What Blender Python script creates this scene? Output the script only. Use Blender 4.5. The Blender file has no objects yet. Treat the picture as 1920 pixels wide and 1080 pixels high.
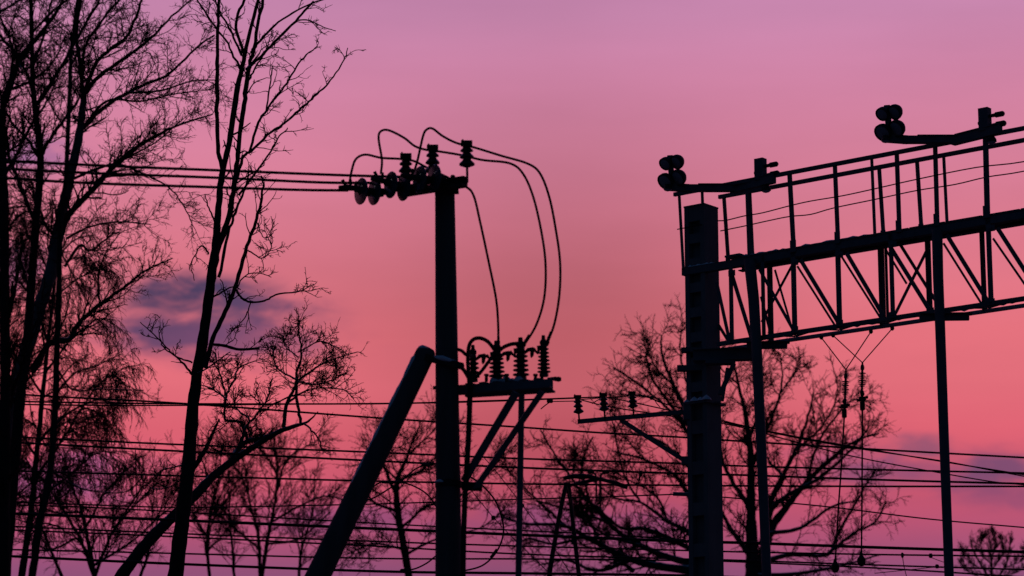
import bpy, math, random
import numpy as np
from mathutils import Vector, Matrix

random.seed(7)
rng = np.random.default_rng(11)
scn = bpy.context.scene
COL = scn.collection

# ------------------------------------------------------------------ camera
PITCH = math.radians(12.44)
FPX = 1920 * 100 / 36.0
CAM = Vector((0, 0, 1.7))
cam_d = bpy.data.cameras.new('camera')
cam_d.lens = 100
cam_d.sensor_width = 36
cam_d.clip_start = 0.5
cam_d.clip_end = 9000
cam_d.dof.use_dof = True
cam_d.dof.focus_distance = 41.5
cam_d.dof.aperture_fstop = 1.9
cam = bpy.data.objects.new('camera', cam_d)
cam.location = CAM
cam.rotation_euler = (math.pi / 2 + PITCH, 0, 0)
COL.objects.link(cam)
scn.camera = cam
scn.view_settings.view_transform = 'Standard'
scn.view_settings.look = 'None'
scn.view_settings.exposure = 0
scn.view_settings.gamma = 1
scn.view_settings.use_curve_mapping = False

CP, SP = math.cos(PITCH), math.sin(PITCH)


def ray(px, py):
    u = (px - 960) / FPX
    v = (540 - py) / FPX
    return Vector((u, CP - v * SP, SP + v * CP))


def P(px, py, Y):
    d = ray(px, py)
    return CAM + d * (Y / d.y)


def H(px, py, z):
    d = ray(px, py)
    return CAM + d * ((z - CAM.z) / d.z)


def azel(px, py):
    d = ray(px, py).normalized()
    return math.atan2(d.x, d.y), math.asin(d.z)


def lin(r, g, b):
    f = lambda c: (c / 255) / 12.92 if c <= 10 else (((c / 255) + 0.055) / 1.055) ** 2.4
    return (f(r), f(g), f(b), 1)


# ------------------------------------------------------------------ world: dusk sky with an afterglow
world = bpy.data.worlds.new('World')
scn.world = world
world.use_nodes = True
NT = world.node_tree
NT.nodes.clear()


def wn(t, **kw):
    n = NT.nodes.new(t)
    for k, v in kw.items():
        setattr(n, k, v)
    return n


def wl(a, b):
    NT.links.new(a, b)


def wm(op, a, b=None, c=None, clamp=False):
    n = wn('ShaderNodeMath', operation=op)
    n.use_clamp = clamp
    for i, x in enumerate((a, b, c)):
        if x is None:
            continue
        if isinstance(x, (int, float)):
            n.inputs[i].default_value = x
        else:
            wl(x, n.inputs[i])
    return n.outputs[0]


def wmix(fac, a, b):
    n = wn('ShaderNodeMix', data_type='RGBA')
    for s, x in ((n.inputs[0], fac), (n.inputs[6], a), (n.inputs[7], b)):
        if isinstance(x, (int, float)):
            s.default_value = x
        elif isinstance(x, tuple):
            s.default_value = x
        else:
            wl(x, s)
    return n.outputs[2]


tc = wn('ShaderNodeTexCoord')
sep = wn('ShaderNodeSeparateXYZ')
wl(tc.outputs['Generated'], sep.inputs[0])
X_, Y_, Z_ = sep.outputs
el = wm('ARCSINE', Z_)
az = wm('ARCTAN2', X_, Y_)
# afterglow by elevation
sky_stops = [(-6, (62, 44, 84)), (0, (84, 56, 100)), (5.2, (116, 66, 106)), (6.6, (140, 77, 120)), (7.1, (164, 79, 118)),
             (7.8, (190, 82, 114)), (8.6, (209, 87, 110)), (9.5, (221, 96, 113)), (10.5, (228, 109, 122)), (11.5, (227, 112, 124)), (12.5, (221, 116, 131)),
             (13.8, (216, 121, 142)), (15.1, (213, 127, 154)), (16.6, (208, 131, 165)), (17.9, (199, 133, 172)), (22, (180, 126, 180)),
             (30, (128, 102, 165)), (42, (66, 68, 122)), (58, (33, 46, 86)), (80, (20, 34, 68))]
fac_el = wm('DIVIDE', wm('ADD', el, math.radians(6)), math.radians(86), clamp=True)
ramp = wn('ShaderNodeValToRGB')
cr = ramp.color_ramp
while len(cr.elements) > 1:
    cr.elements.remove(cr.elements[-1])
for i, (e, c) in enumerate(sky_stops):
    pos = (e + 6) / 86
    s = cr.elements[0] if i == 0 else cr.elements.new(pos)
    s.position = pos
    s.color = lin(*c)
wl(fac_el, ramp.inputs[0])
# soft streaks in the glow: noise stretched along the horizon
comb = wn('ShaderNodeCombineXYZ')
wl(wm('MULTIPLY', az, 5.0), comb.inputs[0])
wl(wm('MULTIPLY', el, 26.0), comb.inputs[1])
nz = wn('ShaderNodeTexNoise')
nz.inputs['Scale'].default_value = 1.0
nz.inputs['Detail'].default_value = 6
wl(comb.outputs[0], nz.inputs['Vector'])
streak = wm('ADD', wm('MULTIPLY', wm('SUBTRACT', nz.outputs[0], 0.5), 0.34), 1.0)
# a thin veil that dulls the middle of the glow
veil = wm('EXPONENT', wm('MULTIPLY', wm('POWER', wm('DIVIDE', wm('SUBTRACT', az, math.radians(1.0)), math.radians(4.0)), 2.0), -1.0))
veil_el = wm('EXPONENT', wm('MULTIPLY', wm('POWER', wm('DIVIDE', wm('SUBTRACT', el, math.radians(11.0)), math.radians(5.0)), 2.0), -1.0))
veil_f = wm('SUBTRACT', 1.0, wm('MULTIPLY', wm('MULTIPLY', veil, veil_el), 0.33))
glow = wn('ShaderNodeMix', data_type='RGBA', blend_type='MULTIPLY')
glow.inputs[0].default_value = 1
wl(ramp.outputs[0], glow.inputs[6])
vv = wn('ShaderNodeCombineColor')
sv = wm('MULTIPLY', streak, veil_f)
for k in range(3):
    wl(sv, vv.inputs[k])
wl(vv.outputs[0], glow.inputs[7])
sky_col = glow.outputs[2]
# fine warped coordinates for the clouds
comb2 = wn('ShaderNodeCombineXYZ')
wl(wm('MULTIPLY', az, 46.0), comb2.inputs[0])
wl(wm('MULTIPLY', el, 112.0), comb2.inputs[1])
nz2 = wn('ShaderNodeTexNoise')
nz2.inputs['Scale'].default_value = 1.0
nz2.inputs['Detail'].default_value = 7
nz2.inputs['Distortion'].default_value = 0.4
nz2.inputs['Roughness'].default_value = 0.55
wl(comb2.outputs[0], nz2.inputs['Vector'])
cn = wm('SUBTRACT', nz2.outputs[0], 0.5)
# (px, py, half width px, half height px, strength, colour)
CLOUDS = [(345, 556, 140, 42, 1.0, (74, 58, 92)), (490, 580, 110, 32, 0.9, (90, 64, 100)), (310, 630, 130, 38, 0.95, (84, 62, 100)), (455, 646, 160, 34, 0.8, (118, 72, 108)), (70, 292, 75, 34, 0.7, (140, 98, 152)), (35, 500, 60, 40, 0.6, (148, 100, 150)),
          (1650, 882, 140, 38, 0.85, (136, 74, 112)), (1728, 838, 55, 24, 0.8, (140, 80, 110)), (1885, 885, 85, 36, 0.85, (104, 70, 110)), (1900, 930, 100, 26, 0.5, (120, 70, 112)),
          (110, 895, 150, 50, 0.55, (126, 82, 144)), (650, 975, 170, 34, 0.5, (112, 64, 118)), (1090, 985, 200, 40, 0.45, (110, 66, 124)),
          (1560, 850, 80, 24, 0.35, (150, 80, 124))]
for (cx, cy, hw, hh, st, c) in CLOUDS:
    a0, e0 = azel(cx, cy)
    dx = wm('DIVIDE', wm('SUBTRACT', az, a0), hw / FPX)
    dy = wm('DIVIDE', wm('SUBTRACT', el, e0), hh / FPX)
    r2 = wm('ADD', wm('MULTIPLY', dx, dx), wm('MULTIPLY', dy, dy))
    g = wm('ADD', wm('EXPONENT', wm('MULTIPLY', r2, -0.8)), wm('MULTIPLY', wm('MULTIPLY', cn, 2.1), wm('EXPONENT', wm('MULTIPLY', r2, -0.35))))
    mr = wn('ShaderNodeMapRange', interpolation_type='SMOOTHSTEP')
    wl(g, mr.inputs[0])
    mr.inputs[1].default_value = 0.04
    mr.inputs[2].default_value = 1.02
    mr.inputs[4].default_value = st
    sky_col = wmix(mr.outputs[0], sky_col, lin(*c))
# the side of the sky away from the afterglow is deep dusk blue
hor = wm('DIVIDE', Y_, wm('SQRT', wm('ADD', wm('ADD', wm('MULTIPLY', X_, X_), wm('MULTIPLY', Y_, Y_)), 0.002)))
mr = wn('ShaderNodeMapRange', interpolation_type='SMOOTHERSTEP')
wl(hor, mr.inputs[0])
mr.inputs[1].default_value = 0.25
mr.inputs[2].default_value = 0.93
sky_col = wmix(mr.outputs[0], (0.0045, 0.017, 0.046, 1), sky_col)
bg = wn('ShaderNodeBackground')
wl(sky_col, bg.inputs[0])
bg.inputs[1].default_value = 1.0
nish = wn('ShaderNodeTexSky', sky_type='NISHITA')
nish.sun_disc = False
nish.sun_elevation = math.radians(-4.0)
nish.sun_rotation = 0.0
bg2 = wn('ShaderNodeBackground')
wl(nish.outputs[0], bg2.inputs[0])
bg2.inputs[1].default_value = 0.05
adds = wn('ShaderNodeAddShader')
wl(bg.outputs[0], adds.inputs[0])
wl(bg2.outputs[0], adds.inputs[1])
wout = wn('ShaderNodeOutputWorld')
wl(adds.outputs[0], wout.inputs[0])

sun_d = bpy.data.lights.new('sun', 'SUN')
sun_d.energy = 0.06
sun_d.color = (1.0, 0.5, 0.45)
sun_d.angle = math.radians(3)
sun = bpy.data.objects.new('sun', sun_d)
sun.rotation_euler = (math.radians(-87.5), 0, 0)
sun.location = (0, 20, 40)
COL.objects.link(sun)


# ------------------------------------------------------------------ materials
def material(name, c1, c2, scale=8.0, rough=0.8, metal=0.0, bump=0.2, stretch=(1, 1, 1), snow=None, spec=0.3, trans=0.0):
    m = bpy.data.materials.new(name)
    m.use_nodes = True
    nt = m.node_tree
    b = nt.nodes['Principled BSDF']
    co = nt.nodes.new('ShaderNodeTexCoord')
    mp = nt.nodes.new('ShaderNodeMapping')
    mp.inputs['Scale'].default_value = stretch
    nt.links.new(co.outputs['Object'], mp.inputs[0])
    n = nt.nodes.new('ShaderNodeTexNoise')
    n.inputs['Scale'].default_value = scale
    n.inputs['Detail'].default_value = 6
    nt.links.new(mp.outputs[0], n.inputs['Vector'])
    mx = nt.nodes.new('ShaderNodeMix')
    mx.data_type = 'RGBA'
    mx.inputs[6].default_value = (*c1, 1)
    mx.inputs[7].default_value = (*c2, 1)
    nt.links.new(n.outputs[0], mx.inputs[0])
    out = mx.outputs[2]
    if snow:
        lo, hi, sc = snow
        geo = nt.nodes.new('ShaderNodeNewGeometry')
        sx = nt.nodes.new('ShaderNodeSeparateXYZ')
        nt.links.new(geo.outputs['Normal'], sx.inputs[0])
        n2 = nt.nodes.new('ShaderNodeTexNoise')
        n2.inputs['Scale'].default_value = sc
        n2.inputs['Detail'].default_value = 4
        nt.links.new(co.outputs['Object'], n2.inputs['Vector'])
        ad = nt.nodes.new('ShaderNodeMath')
        ad.operation = 'ADD'
        nt.links.new(sx.outputs[2], ad.inputs[0])
        nt.links.new(n2.outputs[0], ad.inputs[1])
        r = nt.nodes.new('ShaderNodeMapRange')
        nt.links.new(ad.outputs[0], r.inputs[0])
        r.inputs[1].default_value = lo
        r.inputs[2].default_value = hi
        m2 = nt.nodes.new('ShaderNodeMix')
        m2.data_type = 'RGBA'
        nt.links.new(r.outputs[0], m2.inputs[0])
        nt.links.new(out, m2.inputs[6])
        m2.inputs[7].default_value = (0.78, 0.8, 0.84, 1)
        out = m2.outputs[2]
    nt.links.new(out, b.inputs['Base Color'])
    b.inputs['Roughness'].default_value = rough
    b.inputs['Metallic'].default_value = metal
    b.inputs['Specular IOR Level'].default_value = spec
    if trans:
        b.inputs['Transmission Weight'].default_value = trans
    if bump:
        bp = nt.nodes.new('ShaderNodeBump')
        bp.inputs['Strength'].default_value = bump
        bp.inputs['Distance'].default_value = 0.02
        nt.links.new(n.outputs[0], bp.inputs['Height'])
        nt.links.new(bp.outputs[0], b.inputs['Normal'])
    return m


M = {
    'bark': material('dark_bark', (0.022, 0.018, 0.016), (0.055, 0.045, 0.04), 14, 0.95, bump=0.8, stretch=(1, 1, 0.25), spec=0.05, snow=(1.25, 1.4, 5)),
    'bark_snow': material('snow_dusted_bark', (0.03, 0.026, 0.024), (0.08, 0.07, 0.065), 12, 0.95, bump=0.7, spec=0.05, snow=(1.12, 1.32, 4)),
    'birch': material('pale_bark', (0.05, 0.045, 0.04), (0.22, 0.21, 0.2), 6, 0.9, bump=0.5, stretch=(1, 1, 2.0), spec=0.05, snow=(1.25, 1.4, 4)),
    'twig': material('twig_bark', (0.02, 0.016, 0.015), (0.045, 0.035, 0.03), 10, 0.95, bump=0, spec=0.03),
    'concrete': material('weathered_concrete', (0.13, 0.125, 0.12), (0.25, 0.24, 0.23), 5, 0.9, bump=0.3, spec=0.1, stretch=(1, 1, 0.4)),
    'wood': material('tarred_pole', (0.06, 0.055, 0.05), (0.15, 0.14, 0.13), 9, 0.9, bump=0.5, stretch=(1, 1, 0.08), spec=0.1, snow=(1.1, 1.3, 3)),
    'steel': material('grey_painted_steel', (0.08, 0.085, 0.09), (0.17, 0.175, 0.18), 7, 0.7, metal=0.0, bump=0.15, spec=0.2, snow=(1.33, 1.5, 3)),
    'galvanised': material('frosted_galvanised_steel', (0.22, 0.24, 0.26), (0.42, 0.44, 0.47), 3, 0.7, bump=0.1, spec=0.2),
    'rust': material('dark_iron', (0.03, 0.022, 0.018), (0.07, 0.05, 0.04), 9, 0.75, bump=0.15, spec=0.15),
    'wire': material('blackened_wire', (0.014, 0.014, 0.015), (0.03, 0.03, 0.032), 20, 0.8, bump=0, spec=0.08),
    'porcelain': material('brown_porcelain', (0.035, 0.016, 0.01), (0.07, 0.03, 0.02), 3, 0.3, bump=0, spec=0.4),
    'glass': material('green_glass', (0.04, 0.08, 0.10), (0.07, 0.12, 0.14), 2, 0.14, bump=0, spec=0.4, trans=0.35),
    'lens': material('lamp_glass', (0.30, 0.32, 0.34), (0.38, 0.40, 0.42), 2, 0.2, bump=0, spec=0.5),  # raised base colour paints in the sky reflected by the lenses
    'black': material('black_painted_metal', (0.016, 0.016, 0.018), (0.04, 0.04, 0.045), 6, 0.6, bump=0.1, spec=0.15),
    'snow': material('old_snow', (0.72, 0.75, 0.8), (0.84, 0.86, 0.9), 9, 0.8, bump=0.4, spec=0.2),
    'ground': material('thawing_field', (0.05, 0.045, 0.035), (0.16, 0.15, 0.14), 0.35, 0.95, bump=0.6, spec=0.1),
}


# ------------------------------------------------------------------ mesh helpers
class MB:
    def __init__(self):
        self.v = []
        self.f = []
        self.s = []

    def add(self, verts, faces, smooth=False):
        o = len(self.v)
        self.v += [tuple(p) for p in verts]
        self.f += [tuple(i + o for i in f) for f in faces]
        self.s += [smooth] * len(faces)
        return self

    def box(self, c, ax, ay, az_, hx, hy, hz):
        c = Vector(c)
        vs = []
        for sx in (-1, 1):
            for sy in (-1, 1):
                for sz in (-1, 1):
                    vs.append(c + ax * (hx * sx) + ay * (hy * sy) + az_ * (hz * sz))
        fs = [(0, 1, 3, 2), (4, 6, 7, 5), (0, 4, 5, 1), (2, 3, 7, 6), (0, 2, 6, 4), (1, 5, 7, 3)]
        return self.add(vs, fs)

    def bar(self, p, q, w, h, side=None):
        """rectangular bar from p to q, w across 'side', h across the rest"""
        p, q = Vector(p), Vector(q)
        t = (q - p)
        L = t.length
        t.normalize()
        ref = Vector(side) if side is not None else Vector((0, 0, 1))
        a = ref - t * ref.dot(t)
        if a.length < 1e-4:
            a = Vector((1, 0, 0)) - t * t.x
        a.normalize()
        b = t.cross(a)
        return self.box((p + q) / 2, t, a, b, L / 2, w / 2, h / 2)

    def angle_bar(self, p, q, w, th, side, out):
        """L-shaped rolled section: a leg across 'side' and a leg along 'out'"""
        p, q = Vector(p), Vector(q)
        t = (q - p).normalized()
        a = Vector(side) - t * Vector(side).dot(t)
        a.normalize()
        b = Vector(out) - t * Vector(out).dot(t) - a * Vector(out).dot(a)
        b.normalize()
        prof = [(0, 0), (w, 0), (w, th), (th, th), (th, w), (0, w)]
        vs = [e + a * (x - w / 2) + b * y for e in (p, q) for (x, y) in prof]
        fs = [(i, (i + 1) % 6, (i + 1) % 6 + 6, i + 6) for i in range(6)] + [(5, 4, 3, 2, 1, 0), (6, 7, 8, 9, 10, 11)]
        return self.add(vs, fs)

    def tube(self, pts, rad, n=8, cap=True):
        pts = [Vector(p) for p in pts]
        m = len(pts)
        if isinstance(rad, (int, float)):
            rad = [rad] * m
        vs = []
        t0 = (pts[1] - pts[0]).normalized()
        ref = Vector((0, 0, 1)) if abs(t0.z) < 0.9 else Vector((1, 0, 0))
        a = (ref - t0 * ref.dot(t0)).normalized()
        for i in range(m):
            t = (pts[min(i + 1, m - 1)] - pts[max(i - 1, 0)]).normalized()
            a = (a - t * a.dot(t))
            a.normalize()
            b = t.cross(a)
            for k in range(n):
                th = 2 * math.pi * k / n
                vs.append(pts[i] + (a * math.cos(th) + b * math.sin(th)) * rad[i])
        fs = []
        for i in range(m - 1):
            for k in range(n):
                k2 = (k + 1) % n
                fs.append((i * n + k, i * n + k2, (i + 1) * n + k2, (i + 1) * n + k))
        self.add(vs, fs, True)
        if cap:
            self.add(vs[:n], [tuple(range(n))[::-1]])
            self.add(vs[-n:], [tuple(range(n))])
        return self

    def lathe(self, o, axis, prof, n=14):
        """prof: (height along axis, radius)"""
        o = Vector(o)
        t = Vector(axis).normalized()
        ref = Vector((0, 0, 1)) if abs(t.z) < 0.9 else Vector((1, 0, 0))
        a = (ref - t * ref.dot(t)).normalized()
        b = t.cross(a)
        vs = []
        for (h, r) in prof:
            for k in range(n):
                th = 2 * math.pi * k / n
                vs.append(o + t * h + (a * math.cos(th) + b * math.sin(th)) * max(r, 0.0005))
        fs = []
        m = len(prof)
        for i in range(m - 1):
            for k in range(n):
                k2 = (k + 1) % n
                fs.append((i * n + k, i * n + k2, (i + 1) * n + k2, (i + 1) * n + k))
        fs.append(tuple(range(n))[::-1])
        fs.append(tuple((m - 1) * n + k for k in range(n)))
        return self.add(vs, fs, False)

    def build(self, name, mat, parent=None):
        me = bpy.data.meshes.new(name)
        base = parent_world(parent) if parent is not None else Vector((0, 0, 0))
        me.from_pydata([(x - base.x, y - base.y, z - base.z) for (x, y, z) in self.v], [], self.f)
        me.polygons.foreach_set('use_smooth', self.s)
        me.materials.append(M[mat])
        me.update()
        o = bpy.data.objects.new(name, me)
        COL.objects.link(o)
        if parent is not None:
            o.parent = parent
        return o


def parent_world(o):
    v = Vector((0, 0, 0))
    while o is not None:
        v = v + o.location
        o = o.parent
    return v


def tag(o, label, cat, group=None, kind=None):
    o['label'] = label
    o['category'] = cat
    if group:
        o['group'] = group
    if kind:
        o['kind'] = kind
    return o


def thing(name, label, cat, loc, group=None):
    o = bpy.data.objects.new(name, None)
    o.location = loc
    o.empty_display_size = 0.2
    COL.objects.link(o)
    return tag(o, label, cat, group)


def recentre(o, p):
    """move a top-level mesh's origin to p without moving the mesh"""
    p = Vector(p)
    o.data.transform(Matrix.Translation(-p))
    o.location = p
    return o


def copy_thing(o, offset, label):
    c = o.copy()
    COL.objects.link(c)
    c.location = o.location + Vector(offset)
    c['label'] = label
    for ch in list(o.children):
        d = ch.copy()
        COL.objects.link(d)
        d.parent = c
        for g in list(ch.children):
            e = g.copy()
            COL.objects.link(e)
            e.parent = d
    return c


def catmull(pts, per=6):
    """smooth resampling of a list of equal-length tuples"""
    A = np.array([tuple(p) for p in pts], float)
    if len(A) < 3:
        t = np.linspace(0, 1, per + 1)[:, None]
        return A[0] * (1 - t) + A[-1] * t
    E = np.vstack([2 * A[0] - A[1], A, 2 * A[-1] - A[-2]])
    out = []
    for i in range(1, len(E) - 2):
        p0, p1, p2, p3 = E[i - 1], E[i], E[i + 1], E[i + 2]
        for k in range(per):
            t = k / per
            out.append(0.5 * (2 * p1 + (p2 - p0) * t + (2 * p0 - 5 * p1 + 4 * p2 - p3) * t * t + (3 * p1 - p0 - 3 * p2 + p3) * t ** 3))
    out.append(E[-2])
    return np.array(out)


UP = Vector((0, 0, 1))
XX = Vector((1, 0, 0))
YY = Vector((0, 1, 0))


# ------------------------------------------------------------------ ground
def make_ground():
    mb = MB()
    n = 36
    rad = [0, 6, 14, 24, 36, 50, 70, 100, 160, 300, 700, 2000, 5000]
    vs = [(0, 0, 0)]
    for r in rad[1:]:
        for k in range(n):
            a = 2 * math.pi * k / n
            z = 0.0 if r < 110 else -0.6
            vs.append((r * math.cos(a), 30 + r * math.sin(a), z))
    vs[0] = (0, 30, 0)
    fs = [(0, 1 + k, 1 + (k + 1) % n) for k in range(n)]
    for i in range(len(rad) - 2):
        for k in range(n):
            a = 1 + i * n + k
            b = 1 + i * n + (k + 1) % n
            fs.append((a, a + n, b + n, b))
    mb.add(vs, fs, True)
    o = mb.build('ground', 'ground')
    o['kind'] = 'structure'
    o['label'] = 'dark thawing ground under the trees and railway'


make_ground()

# ------------------------------------------------------------------ trees
def tube_batch(pts, rad, sides):
    """pts (M,n,3), rad (M,n) -> verts, quads"""
    Mn, n, _ = pts.shape
    t = np.gradient(pts, axis=1)
    t /= np.linalg.norm(t, axis=2, keepdims=True) + 1e-9
    mean = pts[:, -1] - pts[:, 0]
    mean /= np.linalg.norm(mean, axis=1, keepdims=True) + 1e-9
    ref = np.where(np.abs(mean[:, 2:3]) < 0.75, np.array([[0, 0, 1.0]]), np.array([[0.9, 0.43, 0.0]]))[:, None, :]
    a = ref - t * (t * ref).sum(2, keepdims=True)
    a /= np.linalg.norm(a, axis=2, keepdims=True) + 1e-9
    b = np.cross(t, a)
    th = np.arange(sides) * 2 * np.pi / sides
    v = pts[:, :, None, :] + rad[:, :, None, None] * (a[:, :, None, :] * np.cos(th)[None, None, :, None] + b[:, :, None, :] * np.sin(th)[None, None, :, None])
    v = v.reshape(-1, 3)
    m = np.arange(Mn)[:, None, None] * n * sides
    i = np.arange(n - 1)[None, :, None] * sides
    k = np.arange(sides)[None, None, :]
    k2 = (k + 1) % sides
    q = np.stack([m + i + k, m + i + k2, m + i + sides + k2, m + i + sides + k], axis=-1).reshape(-1, 4)
    return v, q


def mesh_from_batches(name, batches, mat, parent):
    vs, qs, off = [], [], 0
    for (p, r, s) in batches:
        if len(p) == 0:
            continue
        v, q = tube_batch(p, r, s)
        vs.append(v)
        qs.append(q + off)
        off += len(v)
    v = np.concatenate(vs) - np.array(tuple(parent_world(parent)))
    q = np.concatenate(qs)
    me = bpy.data.meshes.new(name)
    me.vertices.add(len(v))
    me.vertices.foreach_set('co', v.astype(np.float32).ravel())
    me.loops.add(len(q) * 4)
    me.loops.foreach_set('vertex_index', q.astype(np.int32).ravel())
    me.polygons.add(len(q))
    me.polygons.foreach_set('loop_start', np.arange(len(q), dtype=np.int32) * 4)
    me.polygons.foreach_set('loop_total', np.full(len(q), 4, np.int32))
    me.polygons.foreach_set('use_smooth', np.ones(len(q), bool))
    me.materials.append(M[mat])
    me.update(calc_edges=True)
    me.validate()
    o = bpy.data.objects.new(name, me)
    COL.objects.link(o)
    o.parent = parent
    return o


def unit(v):
    return v / (np.linalg.norm(v, axis=-1, keepdims=True) + 1e-9)


def grow(start, d, L, r0, nseg, wig, trop, tip=0.35):
    Mn = len(start)
    pts = np.zeros((Mn, nseg + 1, 3))
    pts[:, 0] = start
    d = unit(d)
    step = (L / nseg)[:, None]
    trop = np.array(trop)[None, :]
    for i in range(nseg):
        d = unit(d + rng.normal(0, wig, (Mn, 3)) + trop)
        pts[:, i + 1] = pts[:, i] + d * step
    s = np.linspace(1, tip, nseg + 1)[None, :]
    return pts, r0[:, None] * s


def spawn(pts, rad, L, spacing, lo, hi, ang, ratio, rmin, t0, flat, bias, taper_len=0.55, end_boost=True):
    """children along a batch of branches"""
    Mn, n, _ = pts.shape
    cnt = rng.poisson(L * (1 - t0) / spacing)
    if end_boost:
        cnt = np.maximum(cnt, 1)
    idx = np.repeat(np.arange(Mn), cnt)
    K = len(idx)
    if K == 0:
        return None
    t = t0 + (1 - t0) * rng.random(K)
    f = t * (n - 1)
    i = np.minimum(f.astype(int), n - 2)
    w = (f - i)[:, None]
    pos = pts[idx, i] * (1 - w) + pts[idx, i + 1] * w
    tan = unit(pts[idx, i + 1] - pts[idx, i])
    rr = rad[idx, i] * (1 - w[:, 0]) + rad[idx, i + 1] * w[:, 0]
    rv = rng.normal(0, 1, (K, 3))
    rv[:, 1] *= flat
    perp = unit(rv - tan * (rv * tan).sum(1, keepdims=True))
    a = np.radians(rng.uniform(ang[0], ang[1], K))[:, None]
    d = tan * np.cos(a) + perp * np.sin(a) + np.array(bias)[None, :]
    ln = (lo + (hi - lo) * rng.random(K) ** 1.4) * (1 - taper_len * t)
    r = np.maximum(rr * ratio * rng.uniform(0.75, 1.0, K), rmin)
    return pos, d, ln, r


def traced(path, Y, wob=0.0, dy=0.0, seed=0):
    """path: (px, py, width px[, extra depth]) -> points and radii in the world"""
    r_ = random.Random(seed)
    rows = []
    ph = r_.uniform(0, 6.28)
    for j, p in enumerate(path):
        ex = p[3] if len(p) > 3 else dy * j / max(1, len(path) - 1) + 0.12 * math.sin(ph + j * 1.3)
        rows.append((p[0], p[1], p[2], Y + ex))
    C = catmull(rows, 6)
    pts, rad = [], []
    for (x, y, w, yy) in C:
        jx = r_.gauss(0, wob)
        q = P(x + jx, y, yy)
        pts.append(tuple(q))
        rad.append(max(w, 0.6) * 0.5 * yy / FPX * (1 + r_.uniform(-0.07, 0.09)))
    return np.array(pts), np.array(rad)


def tree(label, group, Y, trunks, limbs, S, mat='bark', cat='tree', name='tree', base_px=None, twig_mat='twig', seed=1):
    """trunks and limbs are traced paths; S the twig style"""
    px = Y / FPX
    tp = [traced(t, Y, 0.4, 0.0, seed + i) for i, t in enumerate(trunks)]
    p0 = tp[0][0][0]
    base = Vector((p0[0] + (S.get('lean', 0)), p0[1], 0))
    root = thing(name, label, cat, base, group)
    arrays = []
    for i, (pts, rad) in enumerate(tp):
        if i == 0 or S.get('all_rooted'):
            foot = np.array([[pts[0][0] * 0.5 + 0.5 * base[0] + (i * 0.25), pts[0][1], -0.05],
                             [pts[0][0] * 0.75 + 0.25 * base[0] + (i * 0.1), pts[0][1], pts[0][2] * 0.5]])
            pts = np.vstack([foot, pts])
            rad = np.concatenate([[rad[0] * 1.5, rad[0] * 1.15], rad])
        mb = MB()
        mb.tube([Vector(p) for p in pts], list(rad), 10)
        mb.build('trunk', mat, root)
        arrays.append((pts[2:] if (i == 0 or S.get('all_rooted')) else pts, rad[2:] if (i == 0 or S.get('all_rooted')) else rad, S.get('trunk_density', 0.5)))
    for i, l in enumerate(limbs):
        pts, rad = traced(l, Y, S.get('wob', 0.6), rng.uniform(-1, 1) * S.get('depth', 0.5), seed + 50 + i)
        mb = MB()
        mb.tube([Vector(p) for p in pts], list(rad), 7)
        mb.build('branch', S.get('limb_mat', mat), root)
        arrays.append((pts, rad, 1.0))
    batches = []
    lv1 = []
    for (pts, rad, dens) in arrays:
        L = np.array([np.linalg.norm(np.diff(pts, axis=0), axis=1).sum()])
        o = spawn(pts[None], rad[None], L, S['sp'][0] * px / max(dens, 0.01), S['l1'][0] * px, S['l1'][1] * px, S['ang'], S['ratio'], S['rmin'][0] * px, S['t0'], S['flat'], S['bias'], S.get('tl', 0.45))
        if o is not None and dens > 0:
            lv1.append(o)
    cur = [np.concatenate([o[k] for o in lv1]) for k in range(4)]
    cur[3] = np.minimum(cur[3], S.get('rmax', 2.2) * px)
    for lev in range(S['levels']):
        nseg = S['seg'][lev]
        pts, rad = grow(cur[0], cur[1], cur[2], cur[3], nseg, S['wig'][lev], S['trop'][lev], 0.45)
        batches.append((pts, rad, 4 if lev == 0 else 3))
        if lev + 1 < S['levels']:
            lo, hi = S['len'][lev]
            o = spawn(pts, rad, cur[2], S['sp'][lev + 1] * px, lo * px, hi * px, S['ang'], 0.7, S['rmin'][lev + 1] * px, 0.12, S['flat'], S['bias2'], 0.4)
            cur = list(o)
            cur[2] = np.minimum(cur[2], 999)
    c = mesh_from_batches('crown', batches, twig_mat, root)
    c['kind'] = 'stuff'
    return root


# twig styles (lengths in photo pixels at the tree's distance)
OAKISH = dict(sp=[9.8, 7.8, 6.4], l1=(30, 135), len=[(15, 54), (7, 22)], ang=(26, 68), ratio=0.42, rmin=[0.88, 0.66, 0.54], t0=0.08, flat=0.7,
              bias=(0, 0, 0.12), bias2=(0, 0, 0.1), levels=3, seg=[9, 5, 3], wig=[0.135, 0.2, 0.24], trop=[(0, 0, 0.025), (0, 0, 0.02), (0, 0, 0.02)],
              trunk_density=0.45, depth=0.7, wob=0.9)
SPARSE = dict(OAKISH, sp=[24, 12, 8], l1=(26, 84), len=[(11, 34), (5, 15)], trunk_density=0.25, wig=[0.18, 0.26, 0.3], ang=(26, 66), rmin=[1.0, 0.8, 0.66], t0=0.2, depth=0.4, tl=0.3)
BIRCHY = dict(OAKISH, sp=[7, 7.5, 7], l1=(50, 130), len=[(30, 90), (10, 30)], trop=[(0.01, 0, -0.08), (0, 0, -0.24), (0, 0, -0.25)], bias=(0.1, 0, 0.15), bias2=(0, 0, -0.25),
              wig=[0.1, 0.1, 0.14], rmin=[0.85, 0.65, 0.5], seg=[9, 7, 4], depth=1.0)
FAR = dict(OAKISH, sp=[11, 9, 7], l1=(36, 125), len=[(18, 54), (8, 24)], rmin=[0.95, 0.76, 0.6], wig=[0.12, 0.17, 0.2], depth=2.0, trunk_density=0.6, flat=0.8)

G_NEAR = 'bare trees at the left of the view'
G_FAR = 'bare trees beyond the wires'

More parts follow.
